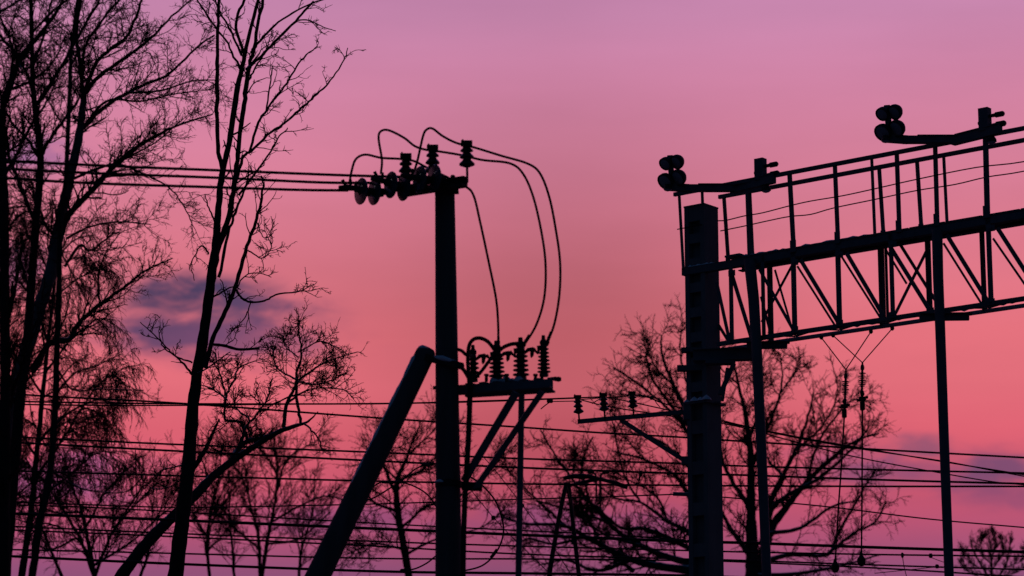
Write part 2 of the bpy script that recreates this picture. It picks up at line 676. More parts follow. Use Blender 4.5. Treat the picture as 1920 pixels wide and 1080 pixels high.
# leftmost tree, half out of the frame
tree('bare tree hugging the left picture edge, with the blackest trunk', G_NEAR, 29.0,
     [[(6, 1085, 26), (6, 960, 25), (8, 820, 22), (10, 700, 20), (8, 560, 20), (7, 400, 19), (5, 300, 17), (4, 215, 15), (16, 170, 13), (38, 110, 12), (74, 66, 9), (112, 12, 6), (130, -40, 4)]],
     [[(10, 620, 10), (24, 560, 7), (36, 500, 5), (44, 440, 3)], [(6, 330, 8), (34, 285, 7), (58, 235, 6), (88, 190, 4), (110, 140, 3)],
      [(2, 205, 8), (24, 120, 7), (18, 70, 5), (-8, 20, 4)], [(20, 168, 7), (60, 150, 5), (98, 118, 4), (124, 66, 3)], [(0, 66, 6), (30, 105, 5), (44, 140, 3)],
      [(-30, 40, 6), (10, 16, 5), (60, -12, 3)], [(14, 760, 9), (40, 690, 6), (52, 640, 4), (76, 590, 3)], [(6, 450, 6), (30, 410, 4), (60, 392, 3)]],
     OAKISH, seed=3)
# second: twin dark stem
tree('bare tree with a straight black stem forking high, right of the leftmost trunk', G_NEAR, 30.2,
     [[(8, 1085, 24), (24, 905, 22), (37, 754, 20), (48, 672, 18), (57, 562, 17), (68, 410, 15), (76, 296, 13), (68, 222, 12), (62, 165, 10), (60, 90, 9), (58, 0, 8), (56, -40, 7)]],
     [[(76, 292, 9), (94, 262, 7), (124, 220, 6), (146, 188, 4), (160, 150, 3)], [(70, 196, 9), (98, 152, 8), (126, 106, 7), (152, 60, 6), (186, 0, 5), (200, -40, 4)],
      [(66, 182, 7), (46, 130, 6), (22, 92, 5), (-10, 60, 4)], [(66, 420, 8), (46, 368, 7), (22, 306, 7), (6, 236, 6), (-10, 200, 4)], [(62, 120, 6), (84, 60, 5), (96, 0, 4)],
      [(76, 300, 7), (52, 262, 6), (24, 232, 5), (0, 190, 4)], [(58, 560, 6), (36, 480, 5), (30, 470, 4)], [(60, 60, 5), (100, 20, 4), (150, -20, 3)]],
     OAKISH, seed=13)
# third: tall pale-barked tree with the long limbs reaching right
tree('large bare tree with a bluish snowy lower trunk and long limbs reaching right', G_NEAR, 31.5,
     [[(-2, 1085, 34), (8, 960, 32), (17, 820, 30), (30, 722, 28), (66, 604, 26), (93, 518, 24), (107, 444, 23), (116, 398, 21), (127, 350, 19), (149, 250, 15), (157, 178, 12)]],
     [[(114, 442, 14), (128, 404, 13), (158, 372, 11), (190, 338, 10), (219, 306, 9), (260, 274, 7), (326, 238, 5), (400, 214, 3)],
      [(155, 241, 9), (192, 204, 8), (238, 174, 7), (281, 155, 6), (318, 137, 5), (374, 84, 4), (402, 66, 3)],
      [(158, 178, 9), (185, 144, 8), (230, 111, 7), (275, 78, 6), (316, 37, 4), (364, -6, 3)],
      [(157, 178, 9), (178, 120, 8), (208, 92, 7), (242, 62, 6), (268, -6, 5)],
      [(157, 182, 9), (150, 120, 8), (143, 60, 7), (152, 0, 6), (160, -40, 5)],
      [(150, 170, 7), (160, 90, 6), (190, 40, 5), (232, -10, 4)],
      [(133, 337, 6), (178, 318, 5), (218, 308, 5), (260, 322, 4), (316, 352, 3), (350, 396, 2.4), (364, 440, 2)],
      [(126, 447, 5), (168, 425, 4), (224, 416, 3.4), (284, 421, 2)],
      [(60, 694, 13), (93, 644, 12), (130, 636, 11), (148, 606, 9), (186, 572, 8), (230, 541, 6), (274, 507, 4), (324, 484, 2.4)],
      [(100, 440, 7), (84, 420, 6), (74, 390, 5), (58, 350, 4)],
      [(190, 338, 5), (232, 300, 4), (290, 268, 3), (340, 226, 2.4)],
      [(238, 174, 5), (300, 170, 4), (360, 152, 3), (404, 150, 2)],
      [(148, 250, 6), (200, 190, 5), (262, 190, 3.5), (330, 176, 2.5), (396, 168, 2)],
      [(120, 500, 6), (150, 460, 5), (170, 470, 4), (210, 440, 3), (226, 436, 2)],
      [(186, 572, 5), (184, 520, 4), (196, 480, 3), (224, 436, 2)]],
     dict(OAKISH, trunk_density=0.3, limb_mat='bark'), mat='birch', seed=23)
# fourth: thin stem
tree('slender bare tree with a thin bent black stem in front of the pale trunk', G_NEAR, 28.4,
     [[(60, 1085, 15), (75, 976, 15), (94, 887, 14), (104, 754, 13), (106, 680, 12), (111, 525, 11), (112, 432, 10), (122, 352, 9), (130, 185, 8), (134, 93, 7), (146, -8, 6), (150, -40, 5)]],
     [[(104, 740, 5), (140, 700, 4), (176, 688, 3), (226, 664, 2)], [(106, 690, 5), (136, 730, 4), (190, 730, 3), (268, 732, 2)],
      [(94, 880, 5), (130, 905, 4), (170, 920, 3), (236, 922, 2.5), (270, 890, 2)], [(112, 470, 4), (150, 540, 3), (180, 590, 2)],
      [(128, 250, 4), (96, 200, 3), (78, 130, 2)], [(132, 120, 4), (170, 70, 3), (220, 20, 2)], [(100, 800, 4), (126, 770, 3), (158, 720, 2)]],
     dict(OAKISH, trunk_density=0.22, sp=[15, 9, 7]), seed=33)
# drooping birch behind
tree('fine drooping birch hanging its twigs behind the four left trunks', G_FAR, 62.0,
     [[(40, 1085, 14), (58, 960, 12), (70, 840, 10), (84, 700, 8), (96, 590, 6), (110, 480, 4)]],
     [[(64, 900, 6), (120, 820, 5), (170, 740, 3.5), (206, 706, 2.5), (232, 712, 2)], [(72, 830, 6), (120, 780, 4), (180, 750, 3), (226, 760, 2)],
      [(84, 700, 5), (130, 640, 4), (180, 600, 3), (214, 600, 2)], [(60, 940, 5), (120, 900, 4), (180, 850, 3), (222, 850, 2)],
      [(80, 740, 5), (40, 680, 4), (10, 640, 3)], [(90, 640, 5), (60, 560, 4), (20, 510, 3)], [(98, 560, 4), (150, 520, 3), (200, 500, 2)], [(70, 860, 5), (30, 800, 4), (0, 780, 3)],
      [(110, 480, 4), (140, 450, 3), (180, 440, 2)], [(100, 540, 4), (70, 460, 3), (40, 430, 2)]],
     BIRCHY, seed=43, name='birch_tree')
# bush-like mass at the lower left
tree('tangled low bare tree filling the lower left corner behind the trunks', G_FAR, 76.0,
     [[(180, 1090, 9), (164, 1010, 7), (150, 950, 5), (120, 880, 3)], [(178, 1085, 8), (150, 1010, 6), (110, 940, 5), (112, 920, 4), (104, 880, 2)], [(176, 1085, 7), (210, 1000, 5), (262, 920, 4), (274, 890, 2)], [(120, 1090, 7), (90, 1020, 5), (70, 960, 3), (66, 900, 2)], [(260, 1090, 6), (280, 1030, 5), (300, 960, 3), (316, 900, 2)]],
     [[(160, 990, 6), (200, 920, 4), (250, 870, 3)], [(150, 960, 5), (100, 960, 4), (50, 930, 3)], [(176, 1060, 6), (240, 1020, 4), (310, 960, 3), (340, 920, 2)],
      [(140, 1010, 5), (90, 1030, 4), (40, 1000, 3)], [(205, 1010, 5), (240, 960, 4), (300, 900, 3)], [(120, 960, 5), (80, 900, 4), (40, 860, 3)]],
     dict(FAR, sp=[7.5, 8, 8], l1=(40, 130), len=[(20, 60), (8, 26)], rmin=[0.8, 0.62, 0.5], ang=(18, 56), bias=(0, 0, 0.1), trunk_density=0.8), seed=53)
# the sharp forked tree
SP2 = dict(SPARSE)
tree('sharp tall slim tree with several upright forked stems, standing alone left of the pole', G_NEAR, 40.5,
     [[(328, 1085, 31), (341, 985, 28), (350, 905, 26), (355, 850, 25), (364, 742, 22), (377, 656, 21), (388, 585, 19), (396, 520, 18), (404, 458, 15), (409, 400, 13), (416, 328, 12), (430, 267, 11), (443, 178, 11), (455, 122, 9), (466, 70, 7), (486, -8, 6), (494, -40, 5)]],
     [[(397, 520, 12), (411, 458, 12), (428, 412, 11), (438, 350, 10), (446, 290, 9), (457, 207, 9), (463, 148, 9), (475, 93, 7), (492, 0, 6), (500, -40, 5)],
      [(418, 322, 10), (407, 275, 8), (407, 167, 8), (408, 74, 7), (410, -10, 5), (411, -40, 4)],
      [(452, 134, 5), (427, 82, 4), (400, 44, 4), (368, -4, 3)], [(454, 104, 5), (431, 55, 4), (408, 15, 3.4), (400, -20, 3)], [(456, 100, 6), (442, 44, 6), (462, -8, 5)],
      [(462, 130, 7), (476, 118, 6), (508, 86, 5.5), (553, 40, 5), (588, 2, 4)], [(470, 98, 5), (484, 80, 5), (523, 41, 4), (576, 10, 3.4), (622, -6, 3)],
      [(555, 38, 3), (578, 38, 2.6), (604, 50, 2.2), (630, 58, 1.6)],
      [(438, 368, 6), (455, 298, 6), (474, 281, 5.5), (508, 248, 5), (531, 233, 4.6), (560, 207, 4.4), (590, 181, 4), (620, 150, 3.2), (645, 112, 2.6), (652, 90, 1.8)],
      [(468, 286, 5), (485, 230, 5), (508, 195, 4.4), (537, 156, 4), (566, 112, 3), (596, 86, 2)],
      [(498, 210, 3.4), (507, 150, 3), (511, 122, 2)], [(448, 366, 4.6), (488, 312, 4), (522, 260, 3), (540, 240, 2)],
      [(466, 150, 4), (482, 122, 3.4), (497, 98, 2.4), (502, 84, 1.8)],
      [(384, 690, 12), (396, 644, 9), (422, 584, 9), (441, 540, 8), (463, 462, 7), (481, 410, 6), (493, 355, 4.5), (491, 330, 3)],
      [(441, 540, 4.5), (450, 556, 4.5), (467, 566, 4.2), (496, 564, 3.8), (522, 551, 3.2), (559, 547, 2.6), (588, 533, 1.8)],
      [(400, 646, 6), (420, 648, 6), (448, 655, 5.6), (486, 653, 5)],
      [(360, 880, 12), (376, 858, 10), (389, 835, 8), (402, 804, 5.5), (411, 786, 3)],
      [(410, 520, 6), (427, 444, 6), (441, 399, 5), (459, 354, 4), (466, 320, 3)],
      [(362, 704, 5), (340, 678, 4), (316, 656, 3), (290, 628, 2.4), (262, 604, 1.6)], [(362, 680, 3.6), (330, 668, 3), (304, 646, 2.4), (298, 616, 1.6)],
      [(392, 476, 4), (382, 462, 3.4), (372, 466, 2.6), (358, 496, 2), (364, 526, 1.6)], [(352, 870, 3.4), (326, 876, 3), (300, 884, 2.4), (272, 914, 2), (248, 950, 1.6)],
      [(350, 890, 3), (320, 912, 2.4), (286, 916, 2), (262, 894, 1.6)], [(372, 700, 3.4), (404, 680, 2.6), (430, 660, 2)], [(480, 414, 2.6), (496, 446, 2), (518, 430, 1.6)],
      [(466, 470, 3), (492, 484, 2.4), (508, 466, 1.8), (512, 444, 1.4)], [(430, 570, 3), (456, 520, 2.4), (484, 512, 2), (510, 520, 1.6)],
      [(470, 566, 2.6), (462, 590, 2.2), (446, 612, 1.8), (432, 622, 1.4)], [(404, 420, 4), (392, 390, 3), (384, 364, 2)]],
     SP2, mat='bark', seed=63)
# the leaning tree behind it
tree('leaning tree with a snow dusted trunk slanting up right into a rounded crown', G_NEAR, 47.0,
     [[(224, 1085, 25), (262, 1034, 23), (302, 990, 21), (350, 945, 19), (400, 893, 16), (440, 862, 13), (478, 836, 11), (520, 811, 9), (552, 799, 8), (572, 793, 5), (584, 785, 3.5), (596, 772, 2)]],
     [[(430, 868, 12), (446, 842, 11), (462, 828, 10), (490, 822, 8), (512, 812, 6)], [(532, 800, 8), (538, 756, 7), (560, 716, 5), (592, 690, 4), (618, 676, 3), (670, 660, 2)],
      [(563, 792, 6), (557, 747, 6), (555, 706, 5), (566, 660, 4), (560, 620, 3), (562, 600, 2)], [(449, 840, 7), (458, 808, 6), (470, 788, 4)],
      [(466, 828, 7), (450, 792, 6), (422, 786, 5), (425, 744, 4.5), (438, 714, 4), (448, 690, 3), (480, 676, 2)],
      [(426, 750, 4), (400, 730, 3), (378, 722, 2)], [(556, 712, 4), (520, 690, 3), (510, 650, 2)], [(558, 716, 4), (600, 720, 3), (650, 700, 2)],
      [(538, 756, 5), (580, 730, 3), (640, 730, 2.4), (664, 748, 2)], [(572, 795, 4), (596, 820, 3), (606, 846, 2)], [(424, 740, 4), (410, 690, 3), (402, 660, 2)],
      [(470, 790, 4), (500, 750, 3.4), (510, 710, 2.6)], [(560, 670, 3), (536, 650, 2.4), (530, 628, 2)], [(560, 660, 3), (600, 640, 2.4), (632, 652, 2)], [(470, 788, 4), (440, 760, 3), (450, 730, 2)],
      [(550, 740, 3.4), (500, 760, 2.6), (470, 740, 2)]],
     dict(OAKISH, sp=[7, 6.5, 6], l1=(24, 78), len=[(12, 36), (6, 16)], trunk_density=0.12, t0=0.2), mat='bark_snow', seed=73, name='leaning_tree')
# soft birches between it and the strut
tree('hazy thin birch with several stems low beneath the leaning crown', G_FAR, 92.0,
     [[(490, 1090, 8), (502, 1010, 7), (516, 940, 5), (520, 880, 4), (512, 830, 2)], [(488, 1085, 7), (484, 1000, 6), (470, 950, 4), (460, 880, 3), (452, 840, 2)], [(560, 1090, 6), (566, 1030, 5), (586, 960, 3), (590, 900, 2)]],
     [[(508, 980, 5), (560, 950, 4), (610, 930, 3), (650, 940, 2)], [(518, 920, 5), (540, 860, 4), (590, 830, 2)], [(500, 1020, 5), (560, 1010, 4), (620, 960, 3)],
      [(466, 920, 4), (430, 860, 3), (400, 840, 2)], [(486, 1030, 5), (440, 990, 4), (400, 960, 3)], [(520, 890, 4), (490, 840, 3), (470, 810, 2)]],
     dict(FAR, sp=[7.5, 8, 8], l1=(40, 130), len=[(20, 60), (8, 26)], rmin=[0.8, 0.62, 0.5], ang=(18, 52), trunk_density=1.0), seed=83, name='birch_tree')
tree('small hazy birch close right of the slim forked trunk', G_FAR, 90.0,
     [[(394, 1090, 7), (388, 1020, 6), (396, 960, 5), (410, 900, 3), (416, 840, 2)], [(440, 1090, 6), (436, 1030, 5), (430, 960, 3), (436, 900, 2)]],
     [[(390, 1010, 5), (360, 960, 4), (340, 920, 3)], [(396, 970, 4), (430, 930, 3), (450, 890, 2)], [(392, 1030, 4), (420, 1000, 3), (450, 960, 2)], [(404, 920, 4), (380, 870, 3), (370, 830, 2)]],
     dict(FAR, sp=[7.5, 8, 8], l1=(40, 130), len=[(20, 60), (8, 26)], rmin=[0.8, 0.62, 0.5], ang=(18, 52), trunk_density=1.0), seed=93, name='birch_tree')
# behind the pole
tree('blurred bare tree low behind the concrete pole and its strut', G_FAR, 88.0,
     [[(768, 1090, 15), (756, 1020, 14), (746, 960, 12), (744, 905, 10), (762, 860, 6), (776, 820, 3)]],
     [[(744, 930, 7), (720, 870, 5), (728, 830, 3), (722, 800, 2)], [(748, 960, 7), (700, 940, 5), (672, 900, 3)], [(750, 900, 6), (792, 880, 4), (822, 850, 3), (850, 800, 2)],
      [(752, 990, 6), (800, 950, 5), (860, 930, 4), (920, 880, 3), (950, 840, 2)], [(758, 1030, 6), (700, 1020, 4), (650, 1040, 3)], [(760, 1040, 6), (820, 1010, 4), (900, 990, 3), (940, 960, 2)],
      [(746, 900, 5), (700, 860, 3), (690, 840, 2)], [(770, 850, 4), (800, 820, 3), (830, 790, 2)]],
     dict(FAR, sp=[8, 8.5, 7], l1=(36, 120)), seed=103)
# big spreading tree left of the mast
tree('broad bare tree whose limbs fan out left from behind the gantry mast', G_FAR, 84.0,
     [[(1312, 1090, 40), (1310, 1000, 34), (1306, 920, 26), (1300, 840, 18), (1290, 780, 11), (1264, 724, 7), (1242, 668, 5), (1240, 628, 3)]],
     [[(1300, 1070, 18), (1236, 1062, 16), (1180, 1048, 13), (1138, 1028, 11), (1090, 1002, 9), (1054, 985, 7), (986, 982, 5), (940, 970, 3)],
      [(1304, 1060, 15), (1240, 1040, 12), (1176, 1010, 10), (1138, 978, 8), (1096, 930, 6), (1060, 880, 5), (1036, 846, 4), (1014, 806, 3)],
      [(1308, 1040, 12), (1280, 1022, 10), (1210, 992, 8), (1164, 990, 6), (1120, 952, 5), (1084, 930, 3)], [(1308, 1010, 11), (1280, 991, 9), (1253, 978, 7), (1200, 942, 5), (1156, 934, 4), (1110, 900, 3)],
      [(1306, 950, 10), (1280, 911, 8), (1262, 889, 6), (1209, 862, 5), (1147, 846, 3)], [(1304, 890, 9), (1271, 853, 6), (1227, 822, 5), (1178, 810, 3)],
      [(1300, 840, 9), (1280, 796, 7), (1231, 747, 5), (1178, 707, 4), (1150, 690, 2)], [(1292, 800, 8), (1267, 772, 6), (1224, 711, 5), (1209, 650, 3), (1206, 624, 2)],
      [(1290, 790, 7), (1288, 720, 5), (1276, 660, 4), (1280, 604, 2)], [(1264, 724, 5), (1230, 690, 3), (1216, 664, 2)],
      [(1060, 985, 6), (1010, 940, 4), (970, 900, 3), (950, 880, 2)], [(1100, 1004, 7), (1040, 1020, 5), (990, 1010, 4), (960, 1030, 3)], [(1187, 1071, 9), (1150, 1040, 7), (1118, 1000, 5), (1090, 950, 3)],
      [(1180, 1050, 9), (1120, 1070, 7), (1060, 1050, 5), (1010, 1060, 3)], [(1138, 978, 6), (1080, 960, 4), (1010, 940, 3)], [(1110, 950, 5), (1090, 880, 4), (1110, 820, 3)],
      [(1200, 942, 5), (1170, 890, 4), (1150, 800, 3), (1140, 760, 2)], [(1253, 978, 6), (1230, 930, 4), (1180, 900, 3), (1130, 870, 2)], [(1240, 1040, 8), (1190, 1020, 6), (1130, 1000, 4), (1060, 940, 3)],
      [(1209, 862, 4), (1180, 830, 3), (1150, 780, 2)], [(1231, 747, 4), (1196, 740, 3), (1160, 740, 2)]],
     dict(FAR, sp=[8.4, 8, 7], l1=(30, 100), trunk_density=0.3), mat='bark_snow', seed=113, name='spreading_tree')
# big tree right of the mast
tree('wide rounded bare tree standing behind the round posts, right of the mast', G_FAR, 90.0,
     [[(1412, 1090, 30), (1410, 1030, 24), (1408, 960, 18), (1408, 860, 13), (1398, 780, 9), (1384, 720, 6), (1376, 680, 4)]],
     [[(1424, 1076, 22), (1442, 1000, 18), (1478, 946, 13), (1514, 902, 10), (1570, 850, 7), (1610, 824, 5), (1648, 812, 3)],
      [(1430, 1020, 16), (1440, 955, 13), (1466, 894, 9), (1492, 844, 7), (1512, 790, 5), (1528, 734, 3)],
      [(1434, 990, 12), (1460, 940, 9), (1530, 900, 7), (1590, 850, 5), (1630, 800, 3)], [(1408, 880, 9), (1440, 800, 7), (1462, 740, 5), (1466, 690, 3), (1462, 660, 2)],
      [(1410, 960, 11), (1372, 900, 8), (1350, 850, 6), (1346, 780, 4), (1356, 720, 3)], [(1404, 830, 7), (1424, 760, 5), (1430, 700, 3), (1420, 660, 2)],
      [(1416, 1060, 12), (1480, 1040, 9), (1550, 1040, 7), (1572, 1000, 6), (1616, 924, 4), (1640, 880, 3)], [(1550, 1040, 6), (1600, 1000, 5), (1640, 980, 4), (1662, 940, 3)],
      [(1412, 1050, 12), (1376, 1000, 9), (1348, 950, 6), (1342, 920, 4)], [(1514, 902, 6), (1530, 840, 5), (1560, 790, 4), (1600, 750, 3), (1640, 770, 2)],
      [(1492, 844, 5), (1540, 800, 4), (1570, 740, 3), (1562, 690, 2)], [(1466, 894, 6), (1430, 840, 4), (1444, 770, 3)], [(1442, 1000, 9), (1500, 990, 7), (1560, 950, 5), (1600, 940, 3)],
      [(1462, 740, 4), (1490, 700, 3), (1500, 680, 2)], [(1384, 720, 4), (1352, 690, 3), (1344, 660, 2)], [(1420, 1080, 10), (1500, 1075, 7), (1580, 1060, 5), (1650, 1040, 3)]],
     dict(FAR, sp=[9, 8.5, 7.5], l1=(30, 96), trunk_density=0.6), mat='bark_snow', seed=123, name='spreading_tree')
# far right
tree('small distant bushy tree top in the lower right corner', G_FAR, 110.0,
     [[(1862, 1100, 6), (1860, 1070, 4.5), (1858, 1040, 3), (1854, 1010, 2)], [(1862, 1095, 5), (1840, 1060, 4), (1824, 1030, 3), (1820, 1012, 2)], [(1862, 1095, 5), (1886, 1060, 4), (1892, 1030, 3), (1896, 1010, 2)]],
     [[(1858, 1070, 3), (1880, 1040, 2), (1876, 1010, 1.5)], [(1858, 1060, 3), (1836, 1030, 2), (1846, 1006, 1.5)], [(1840, 1066, 3), (1812, 1050, 2), (1804, 1030, 1.5)], [(1886, 1064, 3), (1916, 1050, 2), (1920, 1026, 1.5)],
      [(1862, 1090, 3), (1820, 1075, 2.4), (1800, 1056, 1.5)], [(1864, 1085, 3), (1900, 1076, 2), (1930, 1060, 1.5)], [(1860, 1050, 2.4), (1866, 1020, 2), (1862, 1000, 1.4)]],
     dict(FAR, sp=[2.4, 3.4, 4], l1=(10, 28), len=[(8, 18), (4, 9)], rmin=[0.62, 0.5, 0.42], ang=(14, 45), bias=(0, 0, 0.7), bias2=(0, 0, 0.6)), seed=133)

# ------------------------------------------------------------------ railway gantry
U = Vector((1.2488, -1.0, 0)).normalized()      # along the girder, towards the right and nearer
N = Vector((-U.y, U.x, 0))                        # across it, away from the camera
ORI = P(1313, 500, 42.5)


def Gp(px, py, off=0.0):
    d = ray(px, py)
    k = ((ORI - CAM).dot(N) + off) / d.dot(N)
    return CAM + d * k


FR, BK = -0.2, 0.2
M0 = P(1316, 500, 42.5)
gantry = thing('railway_gantry', 'steel lattice gantry with a railed walkway carried on a battened mast and posts', 'gantry', Vector((M0.x, M0.y, 0)))
z_mast = P(1316, 391, 42.5).z
# mast: two side channels with batten plates between and a web behind
ms = MB()
HU, HN = 0.185, 0.19
mc = Vector((M0.x, M0.y, 0))
for s in (-1, 1):
    ms.box(mc + U * (s * (HU - 0.04)) + UP * (z_mast / 2), U, N, UP, 0.04, HN, z_mast / 2)
ms.box(mc - N * (0.05) + UP * (z_mast / 2 - 0.01), U, N, UP, HU - 0.081, 0.03, z_mast / 2 - 0.01)
mast = ms.build('mast', 'concrete', gantry)
plate_me = None
for k in range(34):
    zc = z_mast - 0.12 - (k * 0.385 if k < 8 else 7 * 0.385 + (k - 7) * 0.62)
    if zc < 0.3:
        break
    hz = 0.115 if k == 0 else (0.075 if k < 8 else 0.1)
    b = MB().box(mc - N * (HN - 0.035) + UP * zc, U, N, UP, HU - 0.082, 0.03, hz).build('batten_plate', 'concrete', gantry)
MB().box(mc + UP * (z_mast + 0.012), U, N, UP, HU + 0.006, HN + 0.006, 0.012).build('cap_plate', 'steel', gantry)


def z_at(px, py, off):
    return Gp(px, py, off).z


Z_TOP = z_at(1400, 489, FR)
Z_BOT = z_at(1450, 629, FR)
Z_RAIL = z_at(1480, 324, FR)
Z_RAIL2 = z_at(1480, 345, BK)
END = 2220


def s_of(px, off):
    """distance along the girder where a picture column meets it at the top chord height"""
    return Gp(px, 480, off)


def line_at(pxa, pxb, z, off):
    """points at height z on the plane 'off' in the picture columns a and b"""
    out = []
    for px in (pxa, pxb):
        d = ray(px, 500)
        k = ((ORI - CAM).dot(N) + off) / Vector((d.x, d.y, 0)).dot(N)
        q = CAM + d * k
        # the column leans a little: correct along the girder for the height
        for _ in range(6):
            e = q - CAM
            r_ = e.y * CP + (z - CAM.z) * SP
            cur = 960 + FPX * e.x / r_
            q = q + U * ((px - cur) / FPX * 42 / 0.9)
        out.append(Vector((q.x, q.y, z)))
    return out


def chord(name, pa, pb, z, off, w, h):
    a, b = line_at(pa, pb, z, off)
    m = MB()
    m.angle_bar(a, b, h, 0.018, UP, N * (1 if off < 0 else -1))
    if h > 0.1:
        m.bar(a + UP * (h / 2 - 0.008) + N * (0.05 if off < 0 else -0.05), b + UP * (h / 2 - 0.008) + N * (0.05 if off < 0 else -0.05), w, 0.014, N)
    return m.build(name, 'steel' if h > 0.1 or off < 0 else 'galvanised', gantry)


chord('top_chord', 1278, END, Z_TOP, FR, 0.1, 0.115)
chord('top_chord', 1392, END, Z_TOP, BK, 0.1, 0.115)
chord('bottom_chord', 1344, END, Z_BOT, FR, 0.1, 0.062)
chord('bottom_chord', 1350, END, Z_BOT - 0.012, BK, 0.1, 0.06)
# walkway planks on the top chord, with gaps between
a, b = line_at(1392, END, Z_TOP + 0.075, 0)
L = (b - a).length
dirU = (b - a).normalized()
npl = 12
pl = L / npl
for i in range(npl):
    for j, off in enumerate((-0.12, 0.0, 0.12)):
        p = a + dirU * (i * pl + 0.012) + N * off
        q = a + dirU * ((i + 1) * pl - 0.012) + N * off
        MB().bar(p + UP * 0.001 * ((i + j) % 3), q + UP * 0.001 * ((i + j) % 3), 0.112, 0.035, N).build('walkway_plank', 'wood', gantry)
# end ledger where the walkway starts beside the mast
a, b = line_at(1374, 1402, Z_TOP + 0.118, 0.0)
MB().bar(a, b, 0.44, 0.03, N).build('end_plate', 'steel', gantry)
# lacing between the two bottom chords and the two top chords (seen from below)
cols = [1372, 1412, 1450, 1491, 1532, 1574, 1616, 1660, 1700, 1744, 1800, 1852, 1905, 1960, 2020, 2080, 2140, 2200]
for i, (ca, cb) in enumerate(zip(cols[:-1], cols[1:])):
    offs = (FR + 0.08, BK - 0.08) if i % 2 == 0 else (BK - 0.08, FR + 0.08)
    for z in (Z_BOT + 0.012, Z_TOP - 0.03):
        p = line_at(ca, ca + 1, z, offs[0])[0]
        q = line_at(cb, cb + 1, z, offs[1])[0]
        MB().bar(p, q, 0.05, 0.012, N).build('lacing_bar', 'steel', gantry)
# verticals: (picture column, plane, width in px)
for (c, off, w) in [(1372, FR, 9), (1432, FR, 8), (1448, BK, 8), (1490, FR, 11), (1574, FR, 11), (1658, BK, 9), (1666, BK + 0.03, 4), (1674, FR, 9), (1746, BK, 8), (1848, BK, 7), (1858, FR, 10),
                    (1950, BK, 8), (1966, FR, 10), (2060, BK, 8), (2078, FR, 10), (2170, BK, 8), (2192, FR, 10)]:
    base = line_at(c, c + 1, Z_BOT, off)[0]
    wd = w * 42 / FPX
    MB().angle_bar(base - UP * 0.035, Vector((base.x, base.y, Z_TOP + 0.05)), wd, 0.012, U, N * (0.6 if off < 0 else -0.6)).build('vertical', 'steel', gantry)
# diagonals traced on their planes
DG = [(1373, 517, 1409, 634, FR, 8), (1424, 505, 1487, 618, FR, 6), (1501, 487, 1572, 605, FR, 8), (1587, 474, 1656, 592, FR, 8), (1667, 459, 1742, 580, FR, 8), (1687, 457, 1753, 562, BK, 6),
      (1775, 440, 1852, 565, FR, 8), (1870, 427, 1946, 546, FR, 8), (1495, 499, 1566, 611, BK, 4), (1578, 481, 1652, 598, BK, 4), (1662, 470, 1700, 532, BK, 4), (1769, 456, 1840, 569, BK, 4),
      (1862, 447, 1940, 560, BK, 4), (1486, 496, 1428, 604, BK, 5), (1741, 463, 1679, 588, BK, 6), (1453, 506, 1486, 620, BK, 4), (1427, 556, 1447, 634, BK, 5), (1344, 530, 1368, 640, FR, 7), (1340, 598, 1368, 643, BK, 6),
      (1975, 412, 2060, 532, FR, 8), (2090, 398, 2180, 520, FR, 8), (1968, 434, 2050, 548, BK, 4)]
for (x0, y0, x1, y1, off, w) in DG:
    o2 = off + (0.022 if off < 0 else -0.022)
    MB().bar(Gp(x0, y0, o2), Gp(x1, y1, o2), w * 42 / FPX, 0.012, U).build('diagonal', 'steel', gantry)
# gusset plates
for (x, y, off) in [(1372, 512, FR), (1490, 492, FR), (1574, 478, FR), (1674, 458, FR), (1858, 428, FR), (1490, 618, FR), (1574, 606, FR), (1674, 590, FR), (1744, 583, BK), (1858, 566, FR), (1412, 632, FR)]:
    c = Gp(x, y, off - 0.02)
    MB().box(c, U, N, UP, 0.06, 0.006, 0.045).build('gusset_plate', 'steel', gantry)
    MB().lathe(c - N * 0.006, -N, [(0, 0.018), (0.02, 0.018), (0.024, 0.012)], 6).build('bolt', 'steel', gantry)
# handrails and their posts
for (pa, pb, z, off, r) in [(1264, END, Z_RAIL, FR, 0.030), (1348, END, Z_RAIL2, BK, 0.030)]:
    a, b = line_at(pa, pb, z, off)
    MB().bar(a, b, 0.05, 0.058, N).build('handrail', 'steel', gantry)
POSTS = [(1273, 1281, 508, FR, 6), (1316, 1317, 392, FR, 6), (1399, 1404, 487, FR, 6), (1357, 1366, 495, BK, 8), (1405, 1411, 484, BK, 8), (1480, 1488, 474, FR, 10), (1565, 1571, 458, FR, 9),
         (1634, 1640, 444, FR, 6), (1648, 1657, 455, BK, 8), (1681, 1686, 436, FR, 9), (1719, 1728, 440, BK, 8), (1753, 1757, 424, FR, 9), (1769, 1776, 430, BK, 6), (1847, 1851, 410, FR, 11), (1960, 1966, 396, FR, 9), (2070, 2076, 380, FR, 9)]
for (xt, xb, yb, off, w) in POSTS:
    zr = Z_RAIL if off == FR else Z_RAIL2
    top = line_at(xt, xt + 1, zr - 0.02 + (0.11 if xt == 1847 else 0), off)[0]
    bot = Gp(xb, yb, off)
    bot.z = min(bot.z, Z_TOP + 0.03) if xt != 1316 else z_mast
    pst = MB().angle_bar(bot, top, w * 42 / FPX, 0.014, U, N).build('railing_post', 'steel', gantry)
    if w > 7 and xt != 1316:
        q = bot + UP * 0.1 - N * 0.012
        MB().box(q, U, N, UP, w * 0.62 * 42 / FPX, 0.01, 0.09).build('shoe', 'steel', pst)
